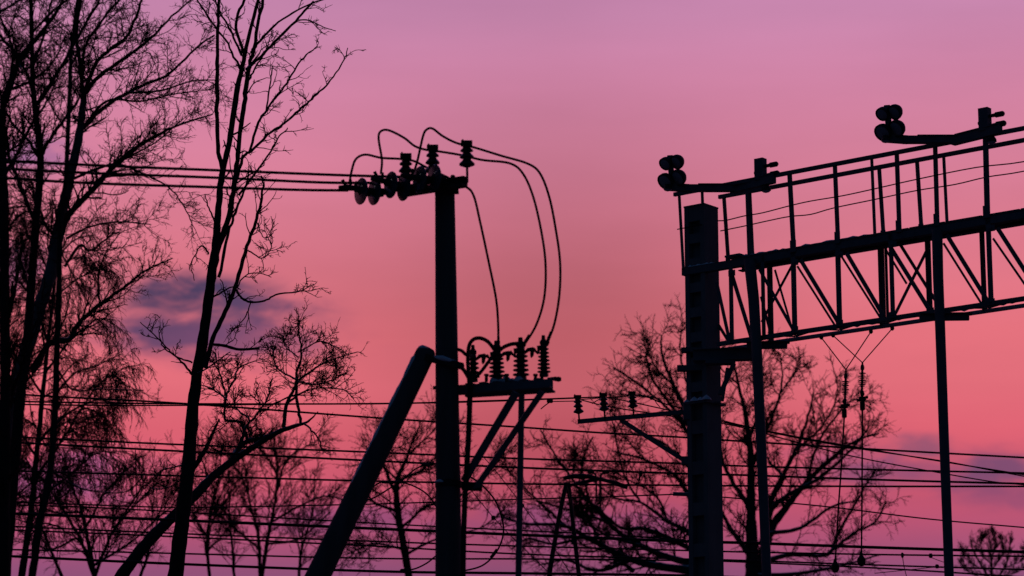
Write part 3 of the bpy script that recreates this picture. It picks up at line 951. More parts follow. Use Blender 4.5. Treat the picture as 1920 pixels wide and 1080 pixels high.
# the two slack wires threaded through the railing
for (path, off) in [([(1346, 414), (1362, 413), (1395, 405), (1430, 399), (1480, 386), (1520, 377), (1580, 367), (1640, 354), (1720, 336), (1830, 314), (1920, 303), (2060, 272), (2200, 240)], FR),
                    ([(1351, 433), (1395, 424), (1440, 414), (1480, 406), (1520, 402), (1563, 390), (1640, 374), (1720, 357), (1790, 346), (1850, 332), (1920, 321), (2060, 290), (2200, 258)], BK)]:
    C = catmull(path, 4)
    MB().tube([Gp(x, y, off) for x, y in C], 0.0095, 5).build('safety_wire', 'wire', gantry)
a, b = Gp(1270, 430, FR), Gp(1316, 421, FR)
MB().tube([a, b], 0.009, 5).build('safety_wire', 'wire', gantry)
# round posts under and through the girder
for (path, off, r0, r1) in [([(1405, 486), (1413, 560), (1419, 660), (1428, 850), (1438, 1090)], -0.28, 0.088, 0.062), ([(1757, 430), (1759, 520), (1763, 620), (1770, 820), (1780, 1090)], -0.30, 0.078, 0.062)]:
    pts = [Gp(x, y, off) for x, y in path]
    last = pts[-1]
    pts.append(Vector((last.x + 0.15, last.y - 0.15, last.z * 0.4)))
    pts.append(Vector((last.x + 0.2, last.y - 0.2, -0.05)))
    MB().tube(pts, [r0 + (r1 - r0) * i / (len(pts) - 1) for i in range(len(pts))], 14).build('round_post', 'steel', gantry)
# cross beams that carry the bottom chord
for (xa, xb, yy, h) in [(1400, 1476, 649, 0.085), (1724, 1817, 596, 0.08)]:
    z = Z_BOT - 0.1
    a = H(xa, yy, z)
    b = H(xb, yy - 1, z)
    m = MB().bar(a, b, h, 0.09, UP)
    m.bar(a + UP * 0.05, b + UP * 0.05 + (b - a).normalized() * 0.04, 0.012, 0.2, UP)
    m.build('cross_beam', 'steel', gantry)
# console under the girder at the mast
zc = z_at(1360, 666, 0)
a, b = H(1300, 667, zc), H(1410, 664, zc)
m = MB().bar(a, b, 0.15, 0.10, UP)
t = (b - a).normalized()
m.bar(a + UP * 0.083, b + UP * 0.083 + t * 0.03, 0.014, 0.2, UP)
m.bar(a - UP * 0.083, b - UP * 0.083 + t * 0.03, 0.014, 0.2, UP)
con = m.build('console_beam', 'steel', gantry)
m = MB()
p1, p2 = H(1376, 682, z_at(1376, 682, 0)), P(1350, 740, 42.1)
m.bar(p1, p2, 0.07, 0.06, XX)
m.build('console_brace', 'steel', gantry)
m = MB()
m.bar(P(1322, 680, 42.2), P(1378, 680, 42.2), 0.05, 0.2, UP)
m.build('console_ledge', 'steel', gantry)
for (x0, x1, y, w) in [(1278, 1300, 657, 8), (1270, 1300, 691, 10)]:
    MB().bar(P(x0, y, 42.4), P(x1 + 20, y, 42.35), w * 42 / FPX, 0.16, UP).build('clamp_ear', 'steel', gantry)
# lower collar of the console with ice on it
m = MB()
zcol = P(1315, 754, 42.3).z
m.box(Vector((mc.x, mc.y, zcol)), U, N, UP, HU + 0.05, HN + 0.06, 0.018)
m.bar(Vector((mc.x, mc.y, zcol)) + XX * 0.12 - N * 0.2, Vector((mc.x, mc.y, zcol)) + XX * 0.36 - N * 0.2, 0.06, 0.03, N)
col = m.build('collar_plate', 'steel', gantry)
m = MB()
for (dx, sz) in ((-0.16, 0.05), (-0.02, 0.075), (0.09, 0.06), (0.2, 0.08)):
    c = Vector((mc.x, mc.y, zcol + 0.018)) + U * dx - N * (HN + 0.03)
    m.lathe(c, UP, [(0, sz), (sz * 0.4, sz * 0.8), (sz * 0.8, sz * 0.3), (sz, 0.002)], 9)
sn = m.build('snow_heap', 'snow', gantry)
sn['kind'] = 'stuff'
m = MB()
m.bar(P(1354, 752, 42.1), P(1364, 690, 42.1), 0.05, 0.05, XX)
m.build('console_brace', 'steel', gantry)
for zz in (P(1315, 700, 42).z, P(1315, 745, 42).z):
    pass
# snow lying on the front top chord and console
for (xa, xb, zz, off, w) in [(1290, 1340, Z_TOP + 0.062, FR + 0.03, 0.06), (1392, 1480, Z_TOP + 0.10, -0.12, 0.07), (1500, 1640, Z_TOP + 0.1, -0.12, 0.06), (1600, 1700, Z_BOT + 0.05, BK - 0.05, 0.05), (1800, 1915, Z_BOT + 0.05, BK - 0.05, 0.06)]:
    a, b = line_at(xa, xb, zz, off)
    n = 14
    pts = [a.lerp(b, i / n) for i in range(n + 1)]
    MB().tube(pts, [0.006 + 0.028 * abs(math.sin(i * 1.7) * math.sin(i * 0.8 + 0.4)) * (0 if i in (0, n) else 1) for i in range(n + 1)], 6).build('snow_ridge', 'snow', gantry)

# ------------------------------------------------------------------ floodlight clusters on long arms
def flood_cluster():
    zA = Z_RAIL + 0.02
    tip = Gp(1440, 338, FR - 0.02)
    zA = tip.z
    elbow = H(1380, 353, zA)
    head = H(1284, 353, zA)
    base = Gp(1426, 345, FR)
    root = thing('floodlight_cluster', 'left floodlight group: four lamps on an arm beside the mast top', 'floodlight', base, 'floodlight groups on the gantry railing')
    m = MB()
    m.bar(head, elbow, 0.10, 0.12, UP)
    t = (elbow - head).normalized()
    m.bar(head + t * 0.2 + UP * 0.052, elbow + t * 0.1 + UP * 0.052, 0.014, 0.16, UP)
    m.build('arm', 'steel', root)
    m = MB()
    far = tip + (tip - elbow).normalized() * 0.12
    m.bar(elbow - (far - elbow).normalized() * 0.08, far, 0.13, 0.10, UP)
    m.bar(elbow + UP * 0.07, far + UP * 0.075, 0.014, 0.13, UP)
    m.build('arm_bracket', 'steel', root)
    # control box with its stubs
    bx = Gp(1426, 318, FR)
    m = MB()
    m.box(bx, U, N, UP, 0.075, 0.06, 0.165)
    m.add([bx + UP * 0.165 + U * sx * 0.08 + N * sy * 0.065 for sx in (-1, 1) for sy in (-1, 1)] + [bx + UP * 0.185], [(0, 1, 4), (1, 3, 4), (3, 2, 4), (2, 0, 4)])
    m.build('control_box', 'steel', root)
    for (dz, ln, r) in ((0.04, 0.24, 0.042), (-0.105, 0.26, 0.045)):
        s = bx + UP * dz + U * 0.07
        MB().lathe(s, U, [(0, r * 0.6), (ln * 0.4, r * 0.7), (ln * 0.45, r), (ln * 0.9, r), (ln, r * 0.6)], 10).build('spot_lamp', 'black', root)
    s = bx - U * 0.075 - UP * 0.04
    MB().lathe(s, -U, [(0, 0.03), (0.03, 0.03), (0.035, 0.02)], 8).build('knob', 'black', root)
    # hanging lamp below the bracket end
    s = Gp(1436, 352, FR)
    lh = MB().lathe(s + UP * 0.03, -UP, [(0, 0.05), (0.04, 0.075), (0.075, 0.078), (0.08, 0.07)], 12).build('lamp_head', 'black', root)
    MB().lathe(s - UP * 0.045, -UP, [(0, 0.068), (0.02, 0.055), (0.032, 0.02)], 12).build('lens', 'lens', lh)
    # upright carrying the four lamps
    up0 = H(1256, 340, zA + 0.12)
    yy = head.y
    MB().bar(P(1261, 354, yy), P(1256, 292, yy), 0.085, 0.07, XX).build('lamp_post', 'steel', root)
    MB().bar(P(1250, 350, yy), P(1292, 353, yy), 0.11, 0.1, UP).build('arm_foot', 'steel', root)
    look = Vector((-0.62, -0.5, -0.6)).normalized()
    for (x, y, r, tw, dyy) in ((1249, 306, 13.0, 0.08, -0.04), (1270, 303, 14.6, -0.1, -0.1), (1249, 339, 16.6, 0.05, -0.05), (1273, 332, 16.4, -0.12, -0.12)):
        lk = (look + Vector((tw, 0, tw * 0.5))).normalized()
        c = P(x, y, yy + dyy)
        r = r * yy / FPX
        b = MB().lathe(c - lk * 0.09, lk, [(0, r * 0.3), (0.012, r * 0.66), (0.05, r * 0.9), (0.09, r), (0.135, r * 1.02), (0.137, r * 0.94), (0.115, r * 0.9)], 16).build('lamp_head', 'black', root)
        MB().lathe(c + lk * 0.024, lk, [(0, r * 0.9), (0.012, r * 0.82), (0.022, r * 0.5), (0.026, 0.004)], 16).build('lens', 'lens', b)
        MB().bar(c - lk * 0.05, P(1259, y + 3, yy), 0.05, 0.04, UP).build('yoke', 'black', b)
    c = P(1252, 353, yy - 0.1)
    b = MB().lathe(c + UP * 0.06, -UP, [(0, 0.04), (0.05, 0.06), (0.08, 0.065)], 12).build('lamp_head', 'black', root)
    MB().lathe(c - UP * 0.02, -UP, [(0, 0.06), (0.015, 0.05), (0.026, 0.02)], 12).build('lens', 'lens', b)
    return root


fc = flood_cluster()
dst = line_at(1847.5, 1848, Z_RAIL, FR)[0] - line_at(1426, 1427, Z_RAIL, FR)[0]
dst.z = 0.10
copy_thing(fc, dst, 'right floodlight group: four lamps on an arm, highest thing over the gantry')

# ------------------------------------------------------------------ insulator bracket left of the mast
SH = lambda s: [(0, 0.03 * s), (0.03 * s, 0.085 * s), (0.05 * s, 0.085 * s), (0.10 * s, 0.045 * s), (0.12 * s, 0.045 * s), (0.135 * s, 0.078 * s), (0.15 * s, 0.078 * s), (0.20 * s, 0.042 * s), (0.215 * s, 0.042 * s), (0.225 * s, 0.07 * s), (0.24 * s, 0.07 * s), (0.265 * s, 0.045 * s), (0.30 * s, 0.045 * s), (0.305 * s, 0.03 * s)]


def pin_insulator(parent, foot, head, s, stub=0.05, mat='porcelain', cap=True):
    """pin standing at 'foot' with a flared porcelain body whose top is 'head'"""
    foot, head = Vector(foot), Vector(head)
    ax = (head - foot).normalized()
    Ln = (head - foot).length
    body = Ln - stub
    k = body / 0.305
    prof = [(h * k, r * s) for (h, r) in SH(1.0)]
    o = MB().lathe(foot + ax * stub, ax, prof, 14).build('pin_insulator', mat, parent)
    MB().tube([foot - ax * 0.03, foot + ax * (stub + 0.01)], 0.014, 7).build('pin', 'rust', o)
    if cap:
        m = MB().lathe(head, ax, [(0, 0.05 * s), (0.035 * s, 0.055 * s), (0.05 * s, 0.03 * s)], 10)
        m.bar(head + ax * 0.025 * s - XX * 0.062 * s, head + ax * 0.025 * s + XX * 0.062 * s, 0.055 * s, 0.06 * s, UP)
        m.bar(head + ax * 0.055 * s - XX * 0.05 * s, head + ax * 0.055 * s - XX * 0.035 * s, 0.03 * s, 0.03 * s, UP)
        m.build('cap', 'rust', o)
    return o


YB = 42.2
brk = thing('insulator_bracket', 'side bracket with three pin insulators reaching left from the gantry mast', 'bracket', P(1284, 772, YB))
MB().angle_bar(P(1083, 790, YB), P(1290, 771, YB), 0.062, 0.012, UP, YY).build('arm', 'steel', brk)
MB().bar(P(1165, 788, YB + 0.05), P(1284, 864, YB + 0.05), 0.06, 0.05, XX).build('brace', 'steel', brk)
MB().box(P(1287, 774, YB), XX, YY, UP, 0.05, 0.06, 0.11).build('clamp', 'steel', brk)
MB().box(P(1284, 864, YB), XX, YY, UP, 0.05, 0.06, 0.06).build('clamp', 'steel', brk)
for (x, y0, y1) in ((1086, 788, 747), (1134, 783, 743), (1188, 777, 740)):
    pin_insulator(brk, P(x, y0, YB), P(x - 3, y1, YB), 0.92, 0.10, 'porcelain', True)
a = P(1262, 926, YB)
MB().tube([a, P(1290, 927, YB)], 0.03, 8).build('dead_end_clamp', 'steel', brk)

# ------------------------------------------------------------------ hanging insulator rods under the gantry
def rod_hanger(label, apex, ends, ins_top, ins_bot, clamp_y, rod, Y):
    top = P(*apex, Y)
    root = thing('hanging_insulator', label, 'insulator', P(*rod[-1], Y), 'rod insulators hung from the gantry')
    for (x, y, off) in ends:
        q = Gp(x, y, off)
        MB().tube([q, top], 0.0085, 6).build('stay', 'wire', root)
        MB().lathe(q - UP * 0.03, UP, [(0, 0.012), (0.02, 0.03), (0.05, 0.03), (0.06, 0.012)], 8).build('shackle', 'rust', root)
    a, b = P(*ins_top, Y), P(*ins_bot, Y)
    ax = (b - a).normalized()
    L = (b - a).length
    m = MB().lathe(a, ax, [(0, 0.022), (0.03, 0.03), (0.07, 0.03), (0.08, 0.018), (L - 0.08, 0.018), (L - 0.07, 0.03), (L, 0.024)], 9)
    ins = m.build('insulator_core', 'porcelain', root)
    k = 8
    for i in range(k):
        h = 0.12 + (L - 0.27) * i / (k - 1)
        MB().lathe(a + ax * h, ax, [(0, 0.018), (0.004, 0.042 if i % 2 else 0.055), (0.009, 0.042 if i % 2 else 0.055), (0.014, 0.018)], 12).build('shed', 'porcelain', ins)
    MB().tube([top, a], 0.014, 7).build('eye_rod', 'rust', root)
    c0, c1 = P(rod[0][0], clamp_y[0], Y), P(rod[0][0], clamp_y[1], Y)
    m = MB().bar(b, c1, 0.035, 0.035, XX)
    m.box(c0.lerp(c1, 0.3), XX, YY, UP, 0.05, 0.03, 0.028)
    m.box(c0.lerp(c1, 0.72), XX, YY, UP, 0.034, 0.03, 0.06)
    m.lathe(c0.lerp(c1, 0.3) + XX * 0.045 + UP * 0.02, XX, [(0, 0.02), (0.04, 0.02)], 8)
    m.lathe(c0.lerp(c1, 0.3) - XX * 0.085 - UP * 0.015, XX, [(0, 0.016), (0.04, 0.016)], 8)
    m.lathe(c0.lerp(c1, 0.02), UP, [(-0.03, 0.02), (0.0, 0.036), (0.03, 0.02)], 8)
    m.build('clamp', 'rust', root)
    MB().tube([P(x, y, Y) for x, y in rod], 0.0125, 7).build('rod', 'wire', root)
    e = P(*rod[-1], Y)
    MB().lathe(e - UP * 0.12, UP, [(0, 0.03), (0.04, 0.058), (0.10, 0.064), (0.15, 0.03), (0.2, 0.016)], 10).build('rod_clamp', 'rust', root)
    return root


rod_hanger('left hanging rod insulator on a V of stays below the girder', (1586, 693), [(1540, 633, FR), (1633, 622, BK)], (1586, 700), (1584, 758), (752, 784), [(1583, 780), (1578, 870), (1572, 950), (1566, 1058)], 41.6)
rod_hanger('right hanging rod insulator on a V of stays below the girder', (1617, 680), [(1562, 629, FR), (1673, 616, BK)], (1617, 684), (1616, 742), (738, 770), [(1617, 768), (1616.5, 880), (1616, 960), (1615, 1046)], 41.2)

# ------------------------------------------------------------------ main distribution pole with its strut
YP = 30.0
pxm = YP / FPX
D = Vector((1.2488, -1.0, 0)).normalized()      # crossarm direction
ptop = P(836, 356, YP)
pole = thing('utility_pole', 'thick pole with slanting strut, crossarm and cable platform in the middle', 'utility pole', Vector((P(838, 1000, YP).x, YP, 0)))
axis_pts = [P(834, 356, YP), P(836, 520, YP), P(838, 700, YP), P(840, 900, YP), P(841, 1085, YP)]
last = axis_pts[-1]
pts = axis_pts + [Vector((last.x, YP, last.z * 0.5)), Vector((last.x, YP, -0.1))]
m = MB()
m.tube(pts, [w * 0.5 * pxm for w in (38, 41, 44, 47, 50, 55, 60)], 20)
m.build('shaft', 'wood', pole)
# strut
s0, s1 = P(798, 662, YP - 0.05), P(594, 1085, YP - 0.05)
dirs = (s1 - s0).normalized()
s2 = s0 + dirs * ((s0.z + 0.1) / -dirs.z)
st = MB().tube([s0 - dirs * 0.06, s0 - dirs * 0.035, s0, s0.lerp(s1, 0.5), s1, s2], [0.075, 0.098, 0.107, 0.121, 0.132, 0.16], 20).build('strut', 'wood', pole)
# snow along the strut's upper side (irregular)
nrm = Vector((-dirs.z, 0, dirs.x))
if nrm.z < 0:
    nrm = -nrm
n = 26
MB().tube([s0.lerp(s1, 0.02 + 0.6 * i / n) + nrm * (0.082 + 0.006 * i / n) - YY * 0.05 for i in range(n + 1)], [0.002 if i in (0, n) else 0.026 + 0.005 * math.sin(i * 0.9) + 0.003 * math.sin(i * 2.1) for i in range(n + 1)], 8).build('snow_strip', 'snow', st)
# clamp between strut and pole
m = MB()
m.bar(P(797, 670, YP - 0.13), P(868, 687, YP - 0.16), 0.07, 0.05, UP)
m.bar(P(797, 670, YP + 0.13), P(868, 687, YP + 0.16), 0.07, 0.05, UP)
m.tube([P(866, 686, YP - 0.15), P(866, 686, YP + 0.16)], 0.03, 8)
cb = m.build('strut_clamp', 'rust', pole)
MB().tube([P(808, 672, YP - 0.14) + UP * 0.02, P(830, 677, YP - 0.16) + UP * 0.03, P(856, 683, YP - 0.16) + UP * 0.022], [0.012, 0.03, 0.012], 8).build('snow_cap', 'snow', cb)
MB().lathe(P(817, 727, YP - 0.12), -XX, [(0, 0.02), (0.03, 0.02)], 8).build('bolt', 'rust', pole)
# lower bracket of the platform braces
zlb = P(840, 908, YP).z
m = MB()
m.lathe(Vector((P(841, 908, YP).x, YP, zlb - 0.035)), UP, [(0, 0.142), (0.004, 0.146), (0.066, 0.146), (0.07, 0.142)], 22)
m.bar(P(866, 911, YP - 0.1), P(904, 914, YP - 0.12), 0.08, 0.07, UP)
lb = m.build('lower_bracket', 'rust', pole)
MB().lathe(P(824, 904, YP - 0.13), UP, [(0, 0.05), (0.02, 0.035), (0.03, 0.005)], 8).build('snow_cap', 'snow', lb)
# top crossarm, perspective like the gantry
ca = P(762, 362, YP + 0.28)
cbp = P(878, 343, YP + 0.28)
zc_ = ca.z
ca = H(762, 360, P(820, 352, YP - 0.13).z)
cbp = H(877, 342, ca.z)
arm = MB()
arm.angle_bar(ca, cbp, 0.115, 0.03, UP, -N)
arm.bar(ca - N * 0.03 + UP * 0.05, cbp - N * 0.03 + UP * 0.05, 0.1, 0.016, N)
arm.build('crossarm', 'rust', pole)
m = MB()
m.bar(P(815, 360, YP - 0.12), P(860, 356, YP - 0.12), 0.07, 0.1, UP)
m.build('crossarm_saddle', 'rust', pole)
MB().lathe(P(849, 331, YP - 0.15), UP, [(-0.03, 0.02), (0.0, 0.028), (0.015, 0.02)], 8).build('bolt', 'rust', pole)


def arm_at(px):
    """point of the crossarm's top in a picture column"""
    t = (px - 762) / (877 - 762)
    return ca.lerp(cbp, t)


PINS = []
for (px, yb, yt) in ((761, 345, 297), (811, 330, 281), (875, 337, 273)):
    d0 = arm_at(min(px, 876)).y
    foot = P(px + (1 if px == 875 else 0), yb, d0)
    head = P(px, yt, d0)
    st_ = 0.02 if px != 875 else 0.14
    o = pin_insulator(pole, foot, head, 1.0, st_, 'porcelain', True)
    PINS.append((head, d0))
# platform: beam towards the right, its near edge lifted a little in the view
zpl = P(950, 726, YP - 0.05).z
pa = H(858, 732, zpl)
pb = H(1037, 720, zpl)
m = MB()
m.angle_bar(pa, pb, 0.11, 0.02, UP, -N)
pf = m.build('platform_beam', 'steel', pole)
m = MB()
m.angle_bar(pa + N * 0.12, pb + N * 0.12 - U * 0.1, 0.10, 0.02, UP, N)
m.build('platform_beam', 'steel', pole)
m = MB()
for k in range(7):
    t = 0.12 + 0.86 * k / 6
    c = pa.lerp(pb, t)
    m = MB().bar(c - N * 0.02 + UP * 0.062, c + N * 0.13 + UP * 0.062, 0.075, 0.018, U)
    m.build('platform_slat', 'steel', pole)
# snow on the platform
n = 18
snowp = [pa.lerp(pb, 0.3 + 0.36 * i / n) + UP * (0.078) + N * 0.06 for i in range(n + 1)]
MB().tube(snowp, [0.004 if i in (0, n) else 0.036 + 0.014 * math.sin(i * 0.9) + 0.006 * math.sin(i * 3.3) for i in range(n + 1)], 8).build('snow_strip', 'snow', pole)
# end fitting of the platform
m = MB()
m.tube([P(1030, 710, pb.y), P(1042, 708, pb.y), P(1052, 711, pb.y)], 0.012, 6)
m.lathe(P(1047, 711, pb.y), XX, [(-0.03, 0.02), (0.0, 0.03), (0.03, 0.02)], 8)
m.build('end_hook', 'rust', pole)
for px in (1016, 1004, 950, 912):
    q = P(px, 709, pa.lerp(pb, (px - 858) / 179).y)
    MB().lathe(q - UP * 0.04, UP, [(0, 0.018), (0.06, 0.018), (0.065, 0.026), (0.085, 0.026)], 6).build('bolt', 'rust', pole)
# braces
MB().bar(P(968, 736, YP - 0.35), P(870, 902, YP - 0.12), 0.082, 0.06, XX).build('platform_brace', 'steel', pole)
MB().bar(P(1017, 734, YP - 0.45), P(890, 918, YP - 0.12), 0.062, 0.05, XX).build('platform_brace', 'steel', pole)
# thin post below the platform
g0 = P(978, 738, YP - 0.1)
g1 = P(972, 1085, YP - 0.1)
MB().tube([g0, g1, Vector((g1.x - 0.02, g1.y, -0.05))], 0.033, 10).build('support_post', 'steel', pole)
# post insulators on the platform
POSTI = []
for (px, yb, yt, w, k) in ((888, 716, 664, 0.052, 5), (932, 714, 656, 0.068, 6), (977, 712, 650, 0.068, 6), (1020, 706, 646, 0.055, 7)):
    d0 = pa.lerp(pb, (px - 858) / 179).y + 0.1
    a, b = P(px, yb, d0), P(px - 1, yt, d0)
    ax = (b - a).normalized()
    L = (b - a).length
    prof = [(0, w * 0.9), (0.03, w * 0.9)]
    for i in range(k):
        h0 = 0.035 + (L - 0.06) * i / k
        dh = (L - 0.06) / k
        prof += [(h0, w * 0.62), (h0 + dh * 0.3, w * (1.32 - 0.05 * i)), (h0 + dh * 0.5, w * (1.32 - 0.05 * i)), (h0 + dh * 0.72, w * 0.66)]
    prof += [(L - 0.02, w * 0.7), (L, w * 0.55)]
    o = MB().lathe(a, ax, prof, 14).build('post_insulator', 'porcelain', pole)
    m = MB().lathe(b, ax, [(0, w * 0.72), (0.03, w * 0.76), (0.06, w * 0.4), (0.10, w * 0.34)], 10)
    m.build('terminal_cap', 'rust', o)
    POSTI.append((b, d0))
# arcing horns between the caps
for (x, y) in ((905, 671), (951, 666), (996, 659)):
    d0 = pa.lerp(pb, (x - 858) / 179).y + 0.05
    c = P(x, y, d0)
    m = MB().tube([P(x - 13, y + 4, d0), P(x - 6, y - 3, d0), P(x + 3, y - 4, d0), P(x + 8, y - 2, d0)], [0.012, 0.022, 0.026, 0.016], 7)
    m.tube([P(x + 2, y - 4, d0), P(x + 1, y + 8, d0), P(x, y + 12, d0)], [0.026, 0.02, 0.005], 7)
    m.build('arcing_horn', 'rust', pole)
for (x, y) in ((918, 668), (962, 661), (1006, 656)):
    d0 = pa.lerp(pb, (x - 858) / 179).y + 0.02
    MB().tube([P(x - 6, y - 2, d0), P(x + 2, y + 6, d0), P(x + 4, y - 4, d0), P(x + 16, y - 6, d0)], [0.02, 0.02, 0.03, 0.02], 7).build('clamp', 'rust', pole)

# strain insulator strings, each of two glass discs
def strain_string(label, end, discs, tail, Y):
    """from the wire end clamp through two bell discs to the crossarm"""
    e = P(*end, Y - 0.12)
    t = P(*tail, Y)
    ax = (t - e).normalized()
    root = thing('insulator_string', label, 'insulator', t, 'strain insulator strings on the crossarm')
    m = MB().tube([e - ax * 0.10, e, e + ax * 0.14], [0.02, 0.036, 0.026], 8)
    m.bar(e - ax * 0.02 + UP * 0.02, e - ax * 0.06 + UP * 0.085, 0.035, 0.03, XX)
    m.bar(e + ax * 0.03 + UP * 0.02, e + ax * 0.03 + UP * 0.09, 0.03, 0.03, XX)
    m.bar(e + ax * 0.08 + UP * 0.02, e + ax * 0.10 + UP * 0.075, 0.028, 0.03, XX)
    m.build('strain_clamp', 'rust', root)
    for (x, y) in discs:
        c = P(x, y, Y - 0.1)
        dax = Vector((0.86, 0.5, 0.02)).normalized()
        d = MB().lathe(c, dax, [(-0.035, 0.03), (-0.03, 0.142), (-0.022, 0.149), (-0.01, 0.144), (0.012, 0.105), (0.028, 0.07), (0.034, 0.045)], 20).build('glass_disc', 'glass', root)
        MB().lathe(c + dax * 0.02, dax, [(0, 0.05), (0.02, 0.055), (0.065, 0.045), (0.075, 0.025), (0.10, 0.02)], 12).build('cap', 'rust', d)
        MB().lathe(c - dax * 0.03, -dax, [(0, 0.05), (0.012, 0.035), (0.016, 0.018), (0.07, 0.016)], 10).build('pin', 'rust', d)
    MB().tube([e + ax * 0.05, t], 0.016, 8).build('link_rod', 'rust', root)
    return root


strain_string('nearest left strain string of two glass discs on the lowest wire', (652, 352), [(680, 359), (705, 360)], (764, 358), arm_at(764).y - 0.02)
strain_string('middle strain string of two glass discs under the first pin insulator', (712, 338), [(736, 347), (760, 352)], (800, 354), arm_at(800).y - 0.02)
strain_string('right strain string of two glass discs against the pole top', (768, 331), [(790, 337), (817, 334)], (852, 346), arm_at(852).y - 0.02)


# jumper cables
def cable(name, label, cat, pts3, r, n=7, group=None, mat='wire', fit=None):
    C = catmull(pts3, 7)
    p0 = Vector(C[0])
    m = MB().tube([Vector(c) for c in C], r, n)
    if fit is None:
        return tag(recentre(m.build(name, mat), p0), label, cat, group)
    root = thing(name, label, cat, p0, group)
    m.build('conductor', mat, root)
    fit(root)
    return root


JG = 'jumper cables looping over the pole'
RJ = 0.0135


def lug(a, b, r=0.022):
    a, b = Vector(a), Vector(b)

    def f(root):
        ax = (b - a).normalized()
        L = (b - a).length
        MB().lathe(a, ax, [(0, r), (L * 0.3, r * 1.15), (L * 0.35, r * 0.8), (L * 0.6, r * 0.9), (L * 0.65, r * 0.7), (L, r * 0.6)], 8).build('cable_lug', 'rust', root)
    return f


y1, y2, y3 = PINS[0][1], PINS[1][1], PINS[2][1]
cable('jumper_cable', 'leftmost low jumper over the first pin insulator, dropping closest to the pole', 'cable',
      [P(655, 345, YP - 0.1), P(659, 322, YP - 0.05), P(667, 299, y1 - 0.03), P(685, 290, y1 - 0.05), P(715, 296, y1 - 0.05), P(750, 298, y1 - 0.05), P(776, 302, y1 - 0.05), P(800, 314, y1 - 0.12), P(838, 332, YP - 0.3), P(872, 349, YP - 0.36), P(888, 367, YP - 0.3), P(901, 420, YP - 0.25),
       P(916, 490, YP - 0.2), P(930, 560, YP - 0.2), P(934, 610, POSTI[1][1]), P(934, 652, POSTI[1][1])], RJ, group=JG, fit=lug(P(934.5, 656, POSTI[1][1]), P(934.5, 630, POSTI[1][1])))
cable('jumper_cable', 'middle jumper with the tall narrow left hoop, over the second pin insulator', 'cable',
      [P(714, 326, YP - 0.1), P(716, 300, YP - 0.1), P(710, 262, y2 - 0.02), P(713, 247, y2 - 0.04), P(728, 244, y2 - 0.05), P(757, 258, y2 - 0.05), P(778, 274, y2 - 0.05), P(800, 281, y2 - 0.05), P(824, 284, y2 - 0.05), P(866, 291, y2 - 0.1), P(905, 300, y2 - 0.2), P(955, 306, y2 - 0.25), P(980, 325, y2 - 0.3),
       P(1000, 370, y2 - 0.3), P(1016, 440, y2 - 0.3), P(1023, 500, y2 - 0.3), P(1020, 560, y2 - 0.2), P(1005, 610, POSTI[2][1]), P(982, 648, POSTI[2][1])], RJ, group=JG, fit=lug(P(979, 652, POSTI[2][1]), P(992, 628, POSTI[2][1])))
cable('jumper_cable', 'outermost jumper arching over the third pin insulator and bulging farthest right', 'cable',
      [P(775, 327, YP + 0.1), P(783, 300, YP), P(793, 256, y3 + 0.1), P(800, 243, y3), P(811, 241, y3 - 0.02), P(830, 255, y3 - 0.05), P(856, 268, y3 - 0.05), P(888, 276, y3 - 0.05), P(940, 292, y3 - 0.1), P(990, 307, y3 - 0.12), P(1013, 326, y3 - 0.12), P(1030, 370, y3 - 0.1), P(1042, 430, y3 - 0.1),
       P(1050, 490, y3 - 0.08), P(1049, 550, y3 - 0.05), P(1040, 605, POSTI[3][1]), P(1026, 644, POSTI[3][1])], RJ, group=JG, fit=lug(P(1024, 648, POSTI[3][1]), P(1033, 622, POSTI[3][1])))
CG = 'thick cables of the platform'
yq = YP - 0.22
cable('power_cable', 'thick black cable running down the right side of the pole from the platform', 'cable',
      [P(880, 700, yq), P(881, 740, yq), P(879, 800, yq), P(876, 860, yq), P(871, 950, yq), P(868, 1085, yq), Vector((P(866, 1085, yq).x, yq, 2.5)), Vector((P(866, 1085, yq).x, yq, 0))], 0.03, 9, CG)
cable('power_cable', 'thick black cable arching from the platform cable to the second post insulator', 'cable',
      [P(880, 712, yq), P(877, 680, yq), P(879, 650, yq), P(887, 637, yq), P(900, 634, yq), P(914, 640, yq), P(926, 654, POSTI[1][1] - 0.03)], 0.021, 9, CG)
cable('power_cable', 'short thick cable between the second and third post insulators', 'cable',
      [P(934, 660, POSTI[1][1] - 0.05), P(943, 652, POSTI[1][1] - 0.05), P(956, 646, POSTI[2][1] - 0.05), P(970, 644, POSTI[2][1] - 0.03)], 0.021, 9, CG)
cable('power_cable', 'thick cable from the pole side to the first post insulator', 'cable',
      [P(858, 655, YP - 0.1), P(866, 658, yq), P(874, 665, yq), P(885, 668, POSTI[0][1] - 0.03)], 0.019, 9, CG)
cable('power_cable', 'thick cable slanting behind the first post insulator up to the second', 'cable',
      [P(888, 712, yq + 0.1), P(902, 697, yq + 0.1), P(914, 681, yq + 0.1), P(924, 667, POSTI[1][1])], 0.019, 9, CG)
cable('power_cable', 'kinked thick cable close against the pole below the strut clamp', 'cable',
      [P(860, 686, yq), P(868, 692, yq), P(876, 704, yq), P(884, 722, yq), P(880, 745, yq), P(878, 760, yq)], 0.022, 9, CG)

# big loop to the right of the pole and its wires
def loop_fit(pts):
    def f(root):
        for (a, b) in pts:
            MB().tube([Vector(a), Vector(b)], 0.02, 7).build('loop_clamp', 'rust', root)
    return f


